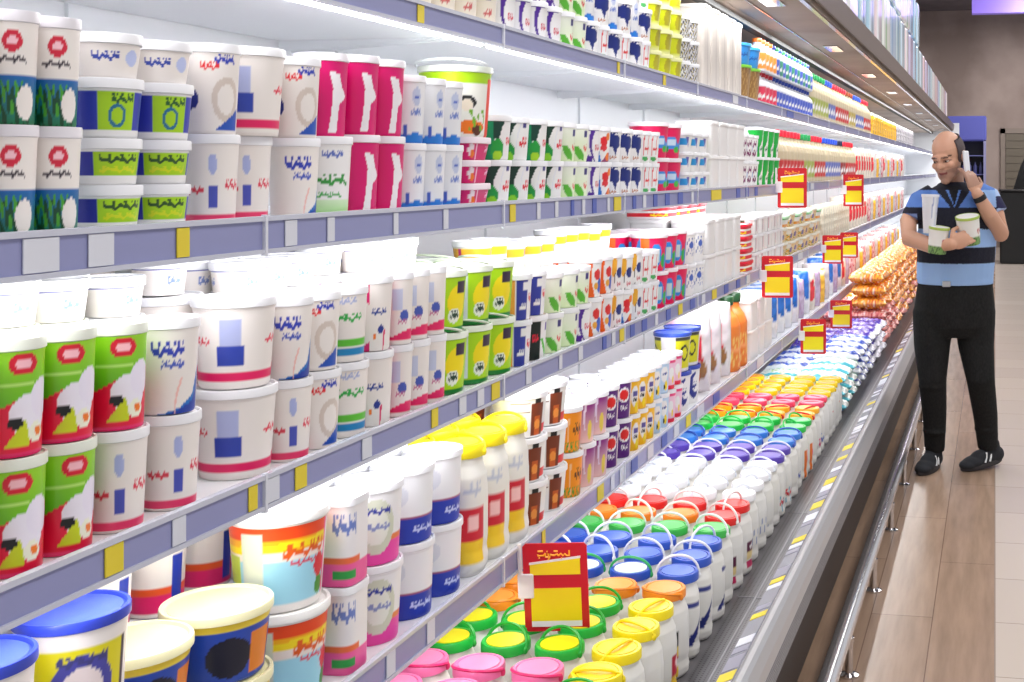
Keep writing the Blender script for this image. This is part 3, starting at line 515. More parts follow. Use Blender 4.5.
# ------------------------------------------------------------------ the room
Y0, Y1 = .55, 21.0          # ends of the case
YW = 24.5
def nodes(m): return m.node_tree, m.node_tree.nodes, m.node_tree.links
def floor_mat():
    m = mat('floor_tiles', rough=.22, spec=.5); nt, N, L = nodes(m); b = N['Principled BSDF']
    tc = N.new('ShaderNodeTexCoord'); sx = N.new('ShaderNodeSeparateXYZ'); L.new(tc.outputs['Object'], sx.inputs[0])
    br = N.new('ShaderNodeTexBrick'); br.offset = .5; br.inputs['Scale'].default_value = 1
    br.inputs['Brick Width'].default_value = 1.2; br.inputs['Row Height'].default_value = .21; br.inputs['Mortar Size'].default_value = .0016
    br.inputs['Color1'].default_value = (*lin((176, 150, 130)), 1); br.inputs['Color2'].default_value = (*lin((164, 138, 118)), 1); br.inputs['Mortar'].default_value = (*lin((120, 96, 84)), 1)
    mp = N.new('ShaderNodeMapping'); mp.inputs['Rotation'].default_value = (0, 0, PI/2); L.new(tc.outputs['Object'], mp.inputs[0]); L.new(mp.outputs[0], br.inputs['Vector'])
    no = N.new('ShaderNodeTexNoise'); no.inputs['Scale'].default_value = 3; no.inputs['Detail'].default_value = 8
    mp2 = N.new('ShaderNodeMapping'); mp2.inputs['Scale'].default_value = (9, .9, 1); L.new(tc.outputs['Object'], mp2.inputs[0]); L.new(mp2.outputs[0], no.inputs['Vector'])
    mx = N.new('ShaderNodeMix'); mx.data_type = 'RGBA'; mx.blend_type = 'MULTIPLY'; mx.inputs[0].default_value = .55
    L.new(br.outputs['Color'], mx.inputs[6]); cr = N.new('ShaderNodeValToRGB'); cr.color_ramp.elements[0].color = (.62, .6, .58, 1); cr.color_ramp.elements[1].color = (1.15, 1.12, 1.1, 1); cr.color_ramp.elements[0].position = .3; cr.color_ramp.elements[1].position = .7
    L.new(no.outputs['Fac'], cr.inputs[0]); L.new(cr.outputs[0], mx.inputs[7])
    b2 = N.new('ShaderNodeTexBrick'); b2.offset = 0; b2.inputs['Scale'].default_value = 1; b2.inputs['Brick Width'].default_value = .45; b2.inputs['Row Height'].default_value = .45; b2.inputs['Mortar Size'].default_value = .002
    b2.inputs['Color1'].default_value = (*lin((208, 195, 184)), 1); b2.inputs['Color2'].default_value = (*lin((200, 187, 177)), 1); b2.inputs['Mortar'].default_value = (*lin((150, 136, 126)), 1)
    mp3 = N.new('ShaderNodeMapping'); mp3.inputs['Location'].default_value = (0, .31, 0); L.new(tc.outputs['Object'], mp3.inputs[0]); L.new(mp3.outputs[0], b2.inputs['Vector'])
    gt = N.new('ShaderNodeMath'); gt.operation = 'GREATER_THAN'; gt.inputs[1].default_value = -.002; L.new(sx.outputs[0], gt.inputs[0])
    mm = N.new('ShaderNodeMix'); mm.data_type = 'RGBA'; L.new(gt.outputs[0], mm.inputs[0]); L.new(mx.outputs[2], mm.inputs[6]); L.new(b2.outputs['Color'], mm.inputs[7])
    L.new(mm.outputs[2], b.inputs['Base Color']); return m
def wall_mat(name, c1, c2, sc):
    m = mat(name, rough=.7); nt, N, L = nodes(m); b = N['Principled BSDF']
    tc = N.new('ShaderNodeTexCoord'); no = N.new('ShaderNodeTexNoise'); no.inputs['Scale'].default_value = sc; no.inputs['Detail'].default_value = 6; L.new(tc.outputs['Object'], no.inputs['Vector'])
    cr = N.new('ShaderNodeValToRGB'); cr.color_ramp.elements[0].color = (*lin(c1), 1); cr.color_ramp.elements[1].color = (*lin(c2), 1); cr.color_ramp.elements[0].position = .35; cr.color_ramp.elements[1].position = .65
    L.new(no.outputs['Fac'], cr.inputs[0]); L.new(cr.outputs[0], b.inputs['Base Color']); return m
g = G(); g.box(-1.75, 4.5, -1.5, YW+.1, -.05, 0); tag(link('floor', g.mesh('floor', floor_mat(), False, False)), kind='structure')
g = G(); g.box(-1.75, 4.5, YW, YW+.15, 0, 4.7); tag(link('wall_back', g.mesh('wall_back', wall_mat('stone_wall', (136, 120, 114), (176, 160, 154), .8), False, False)), kind='structure')
g = G(); g.box(-1.9, -1.75, -1.5, YW+.15, 0, 4.7); tag(link('wall_left', g.mesh('wall_left', wall_mat('plaster', (150, 146, 146), (170, 166, 166), 2), False, False)), kind='structure')
g = G(); g.box(-1.9, 4.5, -1.5, YW+.15, 4.7, 4.8); tag(link('ceiling', g.mesh('ceiling', wall_mat('ceiling_paint', (96, 90, 96), (110, 104, 110), 2), False, False)), kind='structure')
# lit violet ceiling troffer seen over the far end
M_VIOLET = mat('violet_lightbox', (112, 92, 180), .4, emit=.6)
e = empty('ceiling_light', (1.0, 21.8, 4.28)); tag(e, 'long violet-white light box hanging high before the stone wall', 'light')
g = G(); g.box(-1.4, 1.6, -.12, .12, 0, .26); link('diffuser', g.mesh('diffuser', M_VIOLET, False, False), e)
g = G(); g.box(-1.42, 1.62, -.14, .14, .26, .42); g.box(-.9, -.86, -.02, .02, .42, .44); link('housing', g.mesh('housing', M_BLACK, False, False), e)
# doorway in the stone wall
g = G(); zc = YW
def bx(px, zc): # world x of a frame column at depth plane y = YW
    d = (px-CX)/F; dx = d*cY - sY; dy = d*sY + cY; return dx/dy*zc
xa, xb = bx(1000.5, YW), bx(1040, YW)
g.box(xa, xa+.09, YW-.06, YW, 0, 2.35); g.box(xb-.09, xb, YW-.06, YW, 0, 2.35); g.box(xa, xb, YW-.06, YW, 2.25, 2.35)
tag(link('trim_1', g.mesh('trim_1', mat('door_frame_paint', (142, 130, 122), .6), False, False)), kind='structure')
g = G(); 
for i in range(15): g.box(xa+.1, xb-.1, YW-.035, YW-.001, .02+i*.149, .02+i*.149+.14)
tag(link('door_1', g.mesh('door_1', mat('shutter_paint', (112, 104, 92), .5), False, False)), kind='structure')

# ------------------------------------------------------------------ display fridge
case = empty('display_fridge', (-1.1, Y0, 0)); tag(case, 'long open multideck dairy fridge with steel kerb running down the aisle', 'fridge')
def cpart(name, g, m, smooth=False, parent=None):
    o = link(name, g.mesh(name, m, smooth, False)); o.parent = parent or case
    o.matrix_parent_inverse = Matrix.Translation((1.1, -Y0, 0)); return o
g = G(); g.box(-1.55, -1.5, Y0, Y1, .3, 2.2); cpart('back_panel', g, M_WHITE)
g = G(); g.box(-1.6, -.56, Y0, Y1, .06, .345); g.box(-1.6, -1.5, Y0, Y1, 0, .06); cpart('plinth', g, M_DARK)
# perforated grille deck
def grille_mat():
    m = mat('perforated_grille', rough=.35, metal=.6); nt, N, L = nodes(m); b = N['Principled BSDF']
    tc = N.new('ShaderNodeTexCoord'); vo = N.new('ShaderNodeTexVoronoi'); vo.inputs['Scale'].default_value = 90; vo.inputs['Randomness'].default_value = 0
    L.new(tc.outputs['Object'], vo.inputs['Vector']); cr = N.new('ShaderNodeValToRGB'); cr.color_ramp.elements[0].color = (*lin((10, 9, 10)), 1); cr.color_ramp.elements[1].color = (*lin((112, 110, 114)), 1)
    cr.color_ramp.elements[0].position = .42; cr.color_ramp.elements[1].position = .5; L.new(vo.outputs['Distance'], cr.inputs[0]); L.new(cr.outputs[0], b.inputs['Base Color']); return m
g = G(); g.box(-.695, -.592, Y0, Y1, .345, .362); cpart('air_grille', g, grille_mat())
g = G()
g.box(-.646, -.642, Y0, Y1, .362, .364)
y = 1.6
while y < 12: g.box(-.695, -.592, y, y+.004, .362, .3635); y += .833
cpart('grille_bar', g, mat('bright_bar', (150, 148, 154), .3, .3))
g = G(); g.box(-1.5, -.696, Y0, Y1, .345, .3595); cpart('deck', g, mat('deck_tray', (120, 118, 122), .4, .4))
# kerb
g = G(); prof = [(-.592, .345), (-.592, .425), (-.586, .431), (-.545, .449), (-.542, .456), (-.534, .461), (-.524, .459), (-.515, .451), (-.505, .425), (-.5, .40), (-.5, .345), (-.505, .335), (-.52, .33), (-.56, .33)]
g.prism(prof[::-1], Y0, Y1); kb = cpart('kerb', g, M_STEEL)
g = G()
for z in (.349, .358, .367, .376, .385, .394): g.box(-.5, -.4985, Y0, Y1, z, z+.004)
cpart('kerb_ridge', g, mat('ridge_steel', (120, 120, 126), .3, .7))
g = G(); g.prism([(-.5875, .4305), (-.5465, .4485), (-.5475, .4515), (-.5885, .4335)], Y0, Y1); cpart('ticket_channel', g, mat('ticket_channel', (150, 150, 160), .25))
# canopy
g = G(); can = [(-.72, 2.19), (-.72, 2.2), (-.7, 2.31), (-.72, 2.33), (-1.6, 2.33), (-1.6, 2.17), (-1.06, 2.17), (-1.04, 2.19)]
g.prism(can[::-1], Y0, Y1); cpart('canopy', g, wall_mat('canopy_metal', (150, 136, 126), (176, 162, 152), 1.5))
g = G(); g.prism([(-.7, 2.2), (-.695, 2.205), (-.68, 2.3), (-.69, 2.31)], Y0, Y1); cpart('canopy_fascia', g, mat('fascia_paint', (116, 102, 96), .35, .3))
g = G(); g.box(-1.09, -1.045, Y0, Y1, 2.15, 2.168); cpart('air_curtain', g, M_BLACK)
g = G(); g.box(-.745, -.725, Y0, Y1, 2.184, 2.189); g.box(-.95, -.945, Y0, Y1, 2.184, 2.189); cpart('canopy_trim', g, M_CHROME)
y = 2.6
while y < 20: 
    g = G(); g.bbox(-.9, -.82, y, y+.3, 2.183, 2.189, .002); cpart('ceiling_lamp', g, M_CHROME); y += 1.9
g = G(); g.box(-1.6, -.6, Y0-.04, Y0, 0, 2.33); cpart('end_panel', g, M_WHITE)
g = G(); g.box(-1.6, -.6, Y1, Y1+.04, 0, 2.33); cpart('end_panel', g, M_WHITE)
# upright posts with slots on the back panel
t = Y0+.4
JM = .833
while t < 14:
    g = G(); g.box(-1.5, -1.492, t-.02, t+.02, .36, 2.17); p = cpart('upright', g, M_WHITE)
    t += JM
# shelves: (strip bottom, strip top)
SH = {'top shelf': (1.783, 1.829), 'eye-level shelf': (1.414, 1.466), 'chest-high shelf': (1.058, 1.107), 'lowest shelf': (.675, .73)}
JT = tt(265)
cards = []
for si, (sn, (zb, zt)) in enumerate(SH.items()):
    a = JT - JM*2
    while a < Y1:
        y0, y1 = max(a, Y0+.002), min(a+JM, Y1-.002); a += JM
        if y1-y0 < .1: continue
        g = G(); g.box(-1.49, -1.006, y0+.001, y1-.001, zt-.026, zt-.010)
        for yy in (y0+.02, y1-.026): g.prism([(-1.49, zt-.026), (-1.1, zt-.026), (-1.49, zt-.05)], yy, yy+.004)
        s = cpart('shelf', g, M_WHITE)
        g = G(); g.box(-1.006, -1.0, y0+.003, y1-.003, zb+.004, zt-.003)
        r = cpart('price_rail', g, M_RAIL, parent=s); r.matrix_parent_inverse = Matrix.Identity(4)
        g = G(); g.box(-1.006, -.996, y0+.002, y1-.002, zt-.007, zt); g.box(-1.006, -.996, y0+.002, y1-.002, zb, zb+.006)
        r = cpart('rail_lip', g, M_RAILEDGE, parent=s); r.matrix_parent_inverse = Matrix.Identity(4)
        g = G(); g.box(-1.002, -.995, y1-.006, y1, zb-.004, zt+.002)
        r = cpart('end_clip', g, M_CARD_W, parent=s); r.matrix_parent_inverse = Matrix.Identity(4)
        g = G(); g.tube([(-1.04, y0+.02, zt-.038), (-1.04, y1-.02, zt-.038)], .008, n=8)
        r = cpart('light_tube', g, M_LAMP, True, parent=s); r.matrix_parent_inverse = Matrix.Identity(4)

# price cards in the rails (column in the frame, width m, colour)
def card(px, w, m, cn, sn, n):
    zb, zt = SH[sn]; y = tt(px)
    g = G(); g.bbox(-.9995, -.9975, y-w/2, y+w/2, zb+.007, zt-.008, .0005)
    o = link('price_card', g.mesh('price_card', m, False, False))
    tag(o, '%s price card in the rail of the %s, %s from near end' % (cn, sn, ordw(n)), 'price card', '%s price cards on the %s' % (cn, sn))
PLAN = {
 'eye-level shelf': [(40, .05, 0), (100, .04, 0), (182, .024, 1), (290, .03, 0), (330, .02, 0), (395, .016, 0), (445, .02, 0), (512, .03, 1), (538, .02, 0), (556, .02, 0), (572, .02, 2), (583, .02, 0), (594, .03, 2), (608, .02, 0), (617, .06, 1), (634, .03, 2), (644, .03, 0), (655, .04, 2), (667, .05, 2), (680, .06, 2), (692, .03, 0), (716, .16, 1), (738, .07, 2), (747, .06, 2), (756, .06, 2), (790, .12, 0), (812, .12, 0)],
 'chest-high shelf': [(113, .03, 1), (178, .025, 0), (252, .02, 1), (272, .03, 0), (300, .03, 1), (366, .03, 0), (434, .025, 1), (462, .03, 0), (480, .03, 0), (495, .04, 1), (528, .03, 0), (560, .02, 0), (580, .03, 0), (604, .03, 2), (613, .03, 0), (622, .05, 1), (632, .04, 2), (644, .05, 2), (656, .03, 0), (668, .05, 2), (680, .05, 1), (692, .06, 2), (703, .05, 0), (714, .07, 1), (726, .07, 2), (738, .07, 2), (748, .06, 0), (800, .15, 0), (830, .2, 2)],
 'lowest shelf': [(390, .03, 0), (430, .03, 0), (543, .02, 1), (600, .05, 1), (612, .03, 0), (622, .05, 0), (634, .06, 2), (650, .06, 0), (664, .06, 2), (676, .06, 0), (688, .06, 1), (700, .1, 0), (716, .1, 2), (760, .15, 0)],
 'top shelf': [(420, .025, 1), (618, .02, 1), (664, .03, 1), (735, .1, 0), (790, .2, 2)]}
for sn, L_ in PLAN.items():
    num = [0, 0, 0]
    for (px, w, c) in L_:
        card(px, w, (M_CARD_W, M_CARD_Y, M_CARD_P)[c], ('pale grey', 'yellow', 'blue')[c], sn, num[c]); num[c] += 1
# tickets lying in the kerb channel
num = [0, 0, 0]; y = 2.35; i = 0
while y < 9.5:
    c = (1, 2, 0, 1, 2, 2, 0)[i % 7] if y < 4.6 else (0, 2, 0, 0, 1, 2, 0)[i % 7]; w = R.choice((.035, .05, .08)); i += 1
    g = G(); g.prism([(-.5865, .4345), (-.549, .451), (-.5495, .4522), (-.587, .4357)], y, y+w)
    o = link('price_ticket', g.mesh('price_ticket', (M_CARD_W, M_CARD_Y, mat('grey_ticket', (150, 148, 164), .4))[c], False, False))
    tag(o, '%s price ticket on the steel kerb, %s from near end' % (('white', 'yellow', 'grey')[c], ordw(num[c])), 'price ticket', 'tickets on the kerb'); num[c] += 1
    y += w + R.choice((.012, .02, .06, .12))

# bumper rail
br = empty('bumper_rail', (-.451, 4.0, 0)); tag(br, 'chrome bumper rail on short posts beside the fridge plinth', 'rail')
g = G(); g.tube([(0, -3.3, .13), (0, 14, .13)], .028, n=24); link('tube', g.mesh('tube', mat('rail_chrome', (226, 226, 230), .22, .9), True, False), br)
g = G(); g.tube([(-.018, -3.3, .10), (-.018, 14, .10)], .009, n=10); link('lower_tube', g.mesh('lower_tube', M_CHROME, True, False), br)
y = 3.67 - .756*3
while y < 17:
    g = G(); g.lathe([(.030, 0), (.030, .006), (.02, .01), (.0125, .012), (.0125, .1), (.016, .102), (.016, .118), (.004, .122)], n=20, cx=.016, cy=y-4.0); 
    g.tube([(.016, y-4, .105), (0, y-4, .115)], .006, n=8)
    link('post', g.mesh('post', M_CHROME, True, False), br); y += .756

# ------------------------------------------------------------------ price signs hanging from the rails
def sign(px, sn, top, w, h, words, tilt=0.0, letters=False):
    y = tt(px); e = empty('price_sign', (-.990, y-.012, top), 0); e.rotation_euler = (0, tilt, .12)
    tag(e, words, 'sign', 'red and yellow price signs')
    def quad(poly, y0, y1, m, nm, par=e):
        g = G(); g.prism(poly, y0, y1); return link(nm, g.mesh(nm, m, False, False), par)
    r = .006
    out = [(0, -r), (r, 0), (w-r, 0), (w, -r), (w, -h+r), (w-r, -h), (r, -h), (0, -h+r)]
    quad(out[::-1], -.002, .002, M_RED, 'board')
    b = w*.11
    quad([(b, -h*.24), (w-b, -h*.17), (w-b, -h*.355), (b, -h*.355)], -.0035, -.002, M_YEL, 'name_panel')
    quad([(b, -h*.51), (w-b, -h*.51), (w-b, -h*.88), (b, -h*.88)], -.0035, -.002, M_YEL, 'price_panel')
    quad([(b, -h*.88), (w-b, -h*.88), (w-b, -h*.945), (b, -h*.945)], -.0034, -.002, M_PAPER, 'footer')
    quad([(b*.9, -h*.215), (w-b*.9, -h*.145), (w-b*.9, -h*.17), (b*.9, -h*.24)], -.0036, -.002, M_PAPER, 'white_edge')
    # gold script along the top: strokes after the lettering on the board
    g = G(); s = w
    def st(pts, rr=.0016*s/.14*1.3): g.tube([(p[0]*w, -.0028, -p[1]*h) for p in pts], rr, n=5)
    st([(.24, .085), (.32, .085)]); st([(.24, .12), (.24, .135), (.33, .135), (.36, .11)]); st([(.36, .11), (.36, .15), (.43, .155), (.44, .12), (.4, .115), (.42, .16), (.4, .185)])
    st([(.44, .13), (.5, .135), (.54, .12), (.56, .14)]); st([(.49, .085), (.55, .09)]); st([(.56, .14), (.6, .115), (.63, .14), (.66, .12), (.69, .14), (.73, .14), (.73, .08)])
    st([(.6, .165), (.615, .17)]); st([(.38, .09), (.395, .09)]); st([(.25, .16), (.27, .16)])
    link('lettering', g.mesh('lettering', M_GOLD, True, False), e)
    g = G(); g.bbox(-.012, .022, -.006, .006, -h*.62, -h*.34, .002); g.bbox(-.011, -.003, -.005, .005, -h*.4, -.0, .001); link('clip', g.mesh('clip', M_PAPER, False, False), e)
sign(520, 'lowest shelf', .735, .138, .186, 'large red and yellow price sign hanging over the green-lidded jugs', -.04)
sign(760, 'chest-high shelf', 1.16, .135, .18, 'red and yellow price sign beside the plain white boxes, chest-high shelf')
sign(776, 'eye-level shelf', 1.54, .135, .185, 'red and yellow price sign by the red-capped bottles, nearest on the eye-level shelf')
sign(842, 'eye-level shelf', 1.50, .135, .21, 'smaller-looking price sign farther along the eye-level shelf')
sign(821, 'chest-high shelf', 1.15, .12, .165, 'price sign above blue cartons, nearer of the close pair on chest-high shelf')
sign(839, 'chest-high shelf', 1.125, .115, .165, 'price sign above blue cartons, farther of the close pair on chest-high shelf')
sign(799, 'lowest shelf', .76, .132, .18, 'price sign just behind the sunflower yellow lids, lowest shelf')
sign(829, 'lowest shelf', .735, .132, .17, 'price sign in front of the violet pouches, lowest shelf')

# ------------------------------------------------------------------ stock on the shelves
S2, Z2 = 'eye-level shelf', 1.457
run(-46, 80, [['treecup', 'treecup']], 1.0, Z2, S2, gap=.0015)
run(88, 192, [['flatgreen', 'flatgreen', 'bluegreenc', 'plaintub']], 1.0, Z2, S2, gap=.004)
run(197, 282, [['bluebar', 'redround'], ['bluebar', 'bigpink']], 1.0, Z2, S2, gap=-.012)
run(283, 312, [['blueswoosh', 'redround']], 1.0, Z2, S2)
run(312, 340, [['greentext', 'magenta']], 1.0, Z2, S2)
run(341, 383, [['magenta', 'magenta']], 1.0, Z2, S2, gap=.001)
run(383, 440, [['paleblue', 'paleblue']], 1.0, Z2, S2, gap=.001)
run(438, 474, [['magflat', 'magflat', 'magflat', 'limebucket']], 1.0, Z2, S2, setback=.004)
run(476, 553, [['greenswirl', 'tealswirl'], ['greenswirl', 'greenswirl']], 1.0, Z2, S2)
run(553, 577, [['palegreen', 'palegreen']], 1.0, Z2, S2)
run(577, 589, [['purplesw', 'purplesw']], 1.0, Z2, S2)
run(589, 606, [['redblue', 'redblue']], 1.0, Z2, S2)
run(606, 639, [['navycow', 'navycow']], 1.0, Z2, S2)
run(639, 656, [['redstripe', 'redstripe']], 1.0, Z2, S2)
run(656, 683, [['melon', 'melon']], 1.0, Z2, S2)
run(683, 706, [['smallblue']*3], 1.0, Z2, S2)
run(706, 740, [['whitebox', 'whitebox']], 1.0, Z2, S2)
run(740, 756, [['purpletext', 'purpletext']], 1.0, Z2, S2)
run(756, 778, [['greenwave', 'greenwave']], 1.0, Z2, S2)
for a_, b_, c_ in ((780, 803, 'red'), (805, 815, 'green'), (816, 826, 'red'), (827, 841, 'blue'), (842, 846, 'navy'), (847, 856, 'red')): run(a_, b_, [['bot_'+c_]], 1.0, Z2, S2, gap=.012)
run(857, 872, [['s_yellow']], 1.0, Z2, S2, gap=.0)
run(873, 905, [['s_yellow'], ['s_white'], ['s_orange'], ['s_grey'], ['s_pinkmeat']], 1.0, Z2, S2, gap=.03)

S3, Z3 = 'chest-high shelf', 1.098
run(-60, 95, [['greenredcup', 'greenredcup']], 1.0, Z3, S3, rows=3, gap=.002)
run(107, 148, [['bluebar', 'greenredcup']], 1.0, Z3, S3, rows=3)
run(150, 200, [['bluebar', 'blueswoosh']], 1.0, Z3, S3, rows=3)
run(206, 277, [['bigpink', 'bigpink']], 1.0, Z3, S3, rows=3)
run(277, 306, [['bluebar', 'blueswoosh']], 1.0, Z3, S3, rows=3)
run(306, 336, [['redround', 'redround']], 1.0, Z3, S3, rows=3)
run(336, 362, [['greenstripe', 'greenstripe']], 1.0, Z3, S3, rows=3)
run(362, 388, [['magband', 'magband']], 1.0, Z3, S3, rows=3)
run(388, 440, [['pinkwave', 'pinkwave']], 1.0, Z3, S3, rows=3)
run(441, 505, [['limeyellow', 'limeyellow']], 1.0, Z3, S3, rows=2)
run(505, 530, [['orangeblue', 'orangeblue']], 1.0, Z3, S3, rows=2)
run(530, 548, [['darkgreen', 'orangeblue']], 1.0, Z3, S3, rows=2)
run(548, 580, [['palegreen', 'palegreen']], 1.0, Z3, S3, rows=2)
run(580, 592, [['purplesw', 'palegreen']], 1.0, Z3, S3, rows=2)
run(592, 612, [['orangebody', 'orangebody']], 1.0, Z3, S3, rows=2)
run(612, 640, [['yellowcow', 'yellowcow'], ['redblue', 'yellowcow']], 1.0, Z3, S3, rows=2)
run(640, 656, [['redstripe', 'redstripe']], 1.0, Z3, S3, rows=2)
run(656, 686, [['melonorange', 'melonorange']], 1.0, Z3, S3, rows=2)
run(686, 704, [['bluewhite', 'bluewhite']], 1.0, Z3, S3, rows=2)
run(704, 740, [['whitebox', 'whitebox']], 1.0, Z3, S3, rows=2, back=['whitebox', 'whitebox', 'redtop'])
run(740, 752, [['redtop', 'redtop', 'redtop', 'redtop']], 1.0, Z3, S3)
run(753, 782, [['blackmag', 'blackmag', 'blackmag']], 1.0, Z3, S3)
run(783, 822, [['amberpack', 'amberpack', 'greenpack'], ['amberpack', 'amberpack', 'amberpack']], 1.0, Z3, S3)
run(823, 850, [['s_cream']], 1.0, Z3, S3)
run(851, 868, [['s_yellow']], 1.0, Z3, S3)
run(869, 905, [['s_pinkmeat'], ['s_white'], ['s_orange'], ['s_white']], 1.0, Z3, S3, gap=.03)

S4, Z4 = 'lowest shelf', .7205
run(-90, 128, [['bluelid', 'bluelid']], 1.0, Z4, S4, rows=1, gap=.01)
run(132, 182, [['creamblue', 'creamblue']], 1.0, Z4, S4, gap=.0, setback=.03)
run(200, 268, [['creamblue', 'creamblue']], 1.0, Z4, S4, gap=.0)
run(70, 236, [['pinkorange', 'pinkorange']], 1.18, Z4, S4, gap=.01)
run(268, 330, [['rainbowtub', 'rainbowtub']], 1.0, Z4, S4, rows=1, gap=.004)
run(332, 360, [['pinkcarton', 'pinkcarton']], 1.0, Z4, S4, rows=2)
run(364, 404, [['pinkbase', 'pinkbase']], 1.0, Z4, S4, rows=2)
run(404, 464, [['bluebase', 'bluebase']], 1.0, Z4, S4, rows=2, gap=.002)
run(464, 529, [['tallyellow']], 1.0, Z4, S4, rows=2, gap=.003)
run(531, 565, [['bottlebucket']*3], 1.0, Z4, S4, rows=2)
run(563, 584, [['orangetub', 'orangetub']], 1.0, Z4, S4, rows=2)
run(584, 606, [['purpletub', 'purpletub']], 1.0, Z4, S4, rows=2)
run(606, 632, [['redovaltub', 'redovaltub']], 1.0, Z4, S4, rows=2)
run(632, 652, [['yellowcup', 'yellowcup']], 1.0, Z4, S4, rows=2)
run(652, 668, [['skycup', 'skycup']], 1.0, Z4, S4, rows=2)
run(668, 682, [['pinkcup', 'pinkcup']], 1.0, Z4, S4, rows=2)
run(684, 702, [['navyleaf', 'yellowlabeltub']], 1.0, Z4, S4)
run(703, 732, [['s_redwhite']], 1.0, Z4, S4, gap=.0)
run(734, 748, [['orangebottle']], 1.0, Z4, S4)
run(749, 772, [['whitebox', 'whitebox']], 1.0, Z4, S4)
run(774, 800, [['s_bluewhite']], 1.0, Z4, S4)
run(801, 850, [['s_lilac'], ['s_bluewhite'], ['s_yellow'], ['s_lilac'], ['s_orange'], ['s_white'], ['s_bluewhite']], 1.0, Z4, S4)
run(853, 900, [['s_pinkmeat'], ['s_white'], ['s_orange']], 1.0, Z4, S4, gap=.05)

S1, Z1 = 'top shelf', 1.8205
run(385, 500, [['creamlogo', 'creamlogo']], 1.0, Z1, S1)
run(500, 560, [['purplesw', 'purplesw', 'purplesw']], 1.0, Z1, S1)
run(561, 582, [['palegreen', 'palegreen', 'palegreen']], 1.0, Z1, S1)
run(582, 648, [['navycow', 'paleblue', 'navycow'], ['redstripe', 'navycow', 'redstripe']], 1.0, Z1, S1)
run(649, 682, [['limecup']*4], 1.0, Z1, S1)
run(683, 700, [['bwpattern']*3], 1.0, Z1, S1)
run(701, 742, [['creambox']], 1.0, Z1, S1)
run(743, 762, [['browncake', 'bluebowl']], 1.0, Z1, S1)
run(763, 776, [['small_red', 'small_orange']], 1.0, Z1, S1)
run(777, 812, [['small_blue', 'small_blue'], ['small_blue', 'small_green']], 1.0, Z1, S1)
for a_, b_, c_ in ((813, 829, 'green'), (830, 836, 'blue'), (837, 849, 'red'), (850, 856, 'brown'), (857, 864, 'blue'), (865, 871, 'red')): run(a_, b_, [['bot_'+c_]], 1.0, Z1, S1, gap=.015)
run(873, 897, [['s_orange']], 1.0, Z1, S1, gap=.02)
run(898, 915, [['s_grey']], 1.0, Z1, S1, gap=.05)

# ------------------------------------------------------------------ jugs on the base deck, row by row away from the camera
ZD = .361; COLX = [.755, .876, .997, 1.118]; side = ['beside the kerb', 'second in from the kerb', 'third in from the kerb', 'deep under the shelf']
def t_of(zc, X): return (zc - X*sY)/cY
rows = []
y = 2.02
plan = [(2, 'j_pink', 'j_green'), (1, 'j_pink', 'j_yellow'), (3, 'j_green', 'j_yellow'), (1, 'j_orange', 'j_orange'), (1, 'j_teal', 'j_blue'), (2, 'j_blue', 'j_blue'), (1, 'j_lgreen', 'j_lgreen'), (1, 'j_dorange', 'j_red'), (1, 'j_red', 'j_red'), (4, 'j_white', 'j_white'), (2, 'j_violet', 'j_violet'), (2, 'j_sky', 'j_sky'), (2, 'j_mint', 'j_mint'), (2, 'j_amber', 'j_amber'), (2, 'j_rose', 'j_rose'), (4, 'j_sun', 'j_sun')]
jc = {}
for n, key, fk in plan:
    for i in range(n):
        for ci, X in enumerate(COLX):
            k = fk if ci == 0 else key
            if key == 'j_green' and ci == 3: k = 'j_orange' if i == 2 else 'j_green'
            kk = (KINDS[k]['look'], side[ci]); jc[kk] = jc.get(kk, -1) + 1
            lab = '%s, %s of its colour %s' % (KINDS[k]['look'], ordw(jc[kk]), side[ci])
            if len(lab.split()) > 16: lab = '%s, %s %s' % (KINDS[k]['look'], ordw(jc[kk]), side[ci])
            rz = R.choice((0, .3, -.4, 1.2)) + R.uniform(-.1, .1) if key not in ('j_pink',) else R.uniform(-.3, .3)
            put(k, -X + R.uniform(-.003, .003), y + R.uniform(-.002, .002), ZD, rz, lab, 'jugs on the base deck', True)
        y += .121
yj = y
# beyond the jugs: stacked pouches, then heaps of sausage bags
lay = 0; names = {}
def pouch(key, x, y, z, rz, where, row, l):
    k = KINDS[key]
    return put(key, x, y, z, rz, '%s, %s layer of %s row, %s' % (k['look'], ORD[l], ordw(row), where), '%s heaped on the deck' % k['look'], False)
seq = [('b_greenmilk', 3), ('b_bluemilk', 4), ('b_purplemilk', 4)]
y = yj + .08
for key, n in seq:
    for i in range(n):
        for ci, X in enumerate((.822, 1.085)):
            for l in range(3 if ci == 0 else 2):
                pouch(key, -X+R.uniform(-.008, .008), y, ZD+l*(KINDS[key]['h']*1.02+.014), R.uniform(-.06, .06), ('kerb side', 'shelf side')[ci], i, l)
        y += .2
ys = y
i = 0
while y < 11.9:
    for ci, X in enumerate((.822, 1.085)):
        nl = 6 if ci == 0 else 3
        for l in range(nl):
            key = 'b_orange' if (l >= 3 or y > 9) and not (l < 2 and i % 3 == 1) else 'b_pinksaus'
            pouch(key, -X+R.uniform(-.015, .015), y+R.uniform(-.01, .01), ZD+l*(.083), R.uniform(-.2, .2), ('kerb side', 'shelf side')[ci], i, l)
    y += .24; i += 1

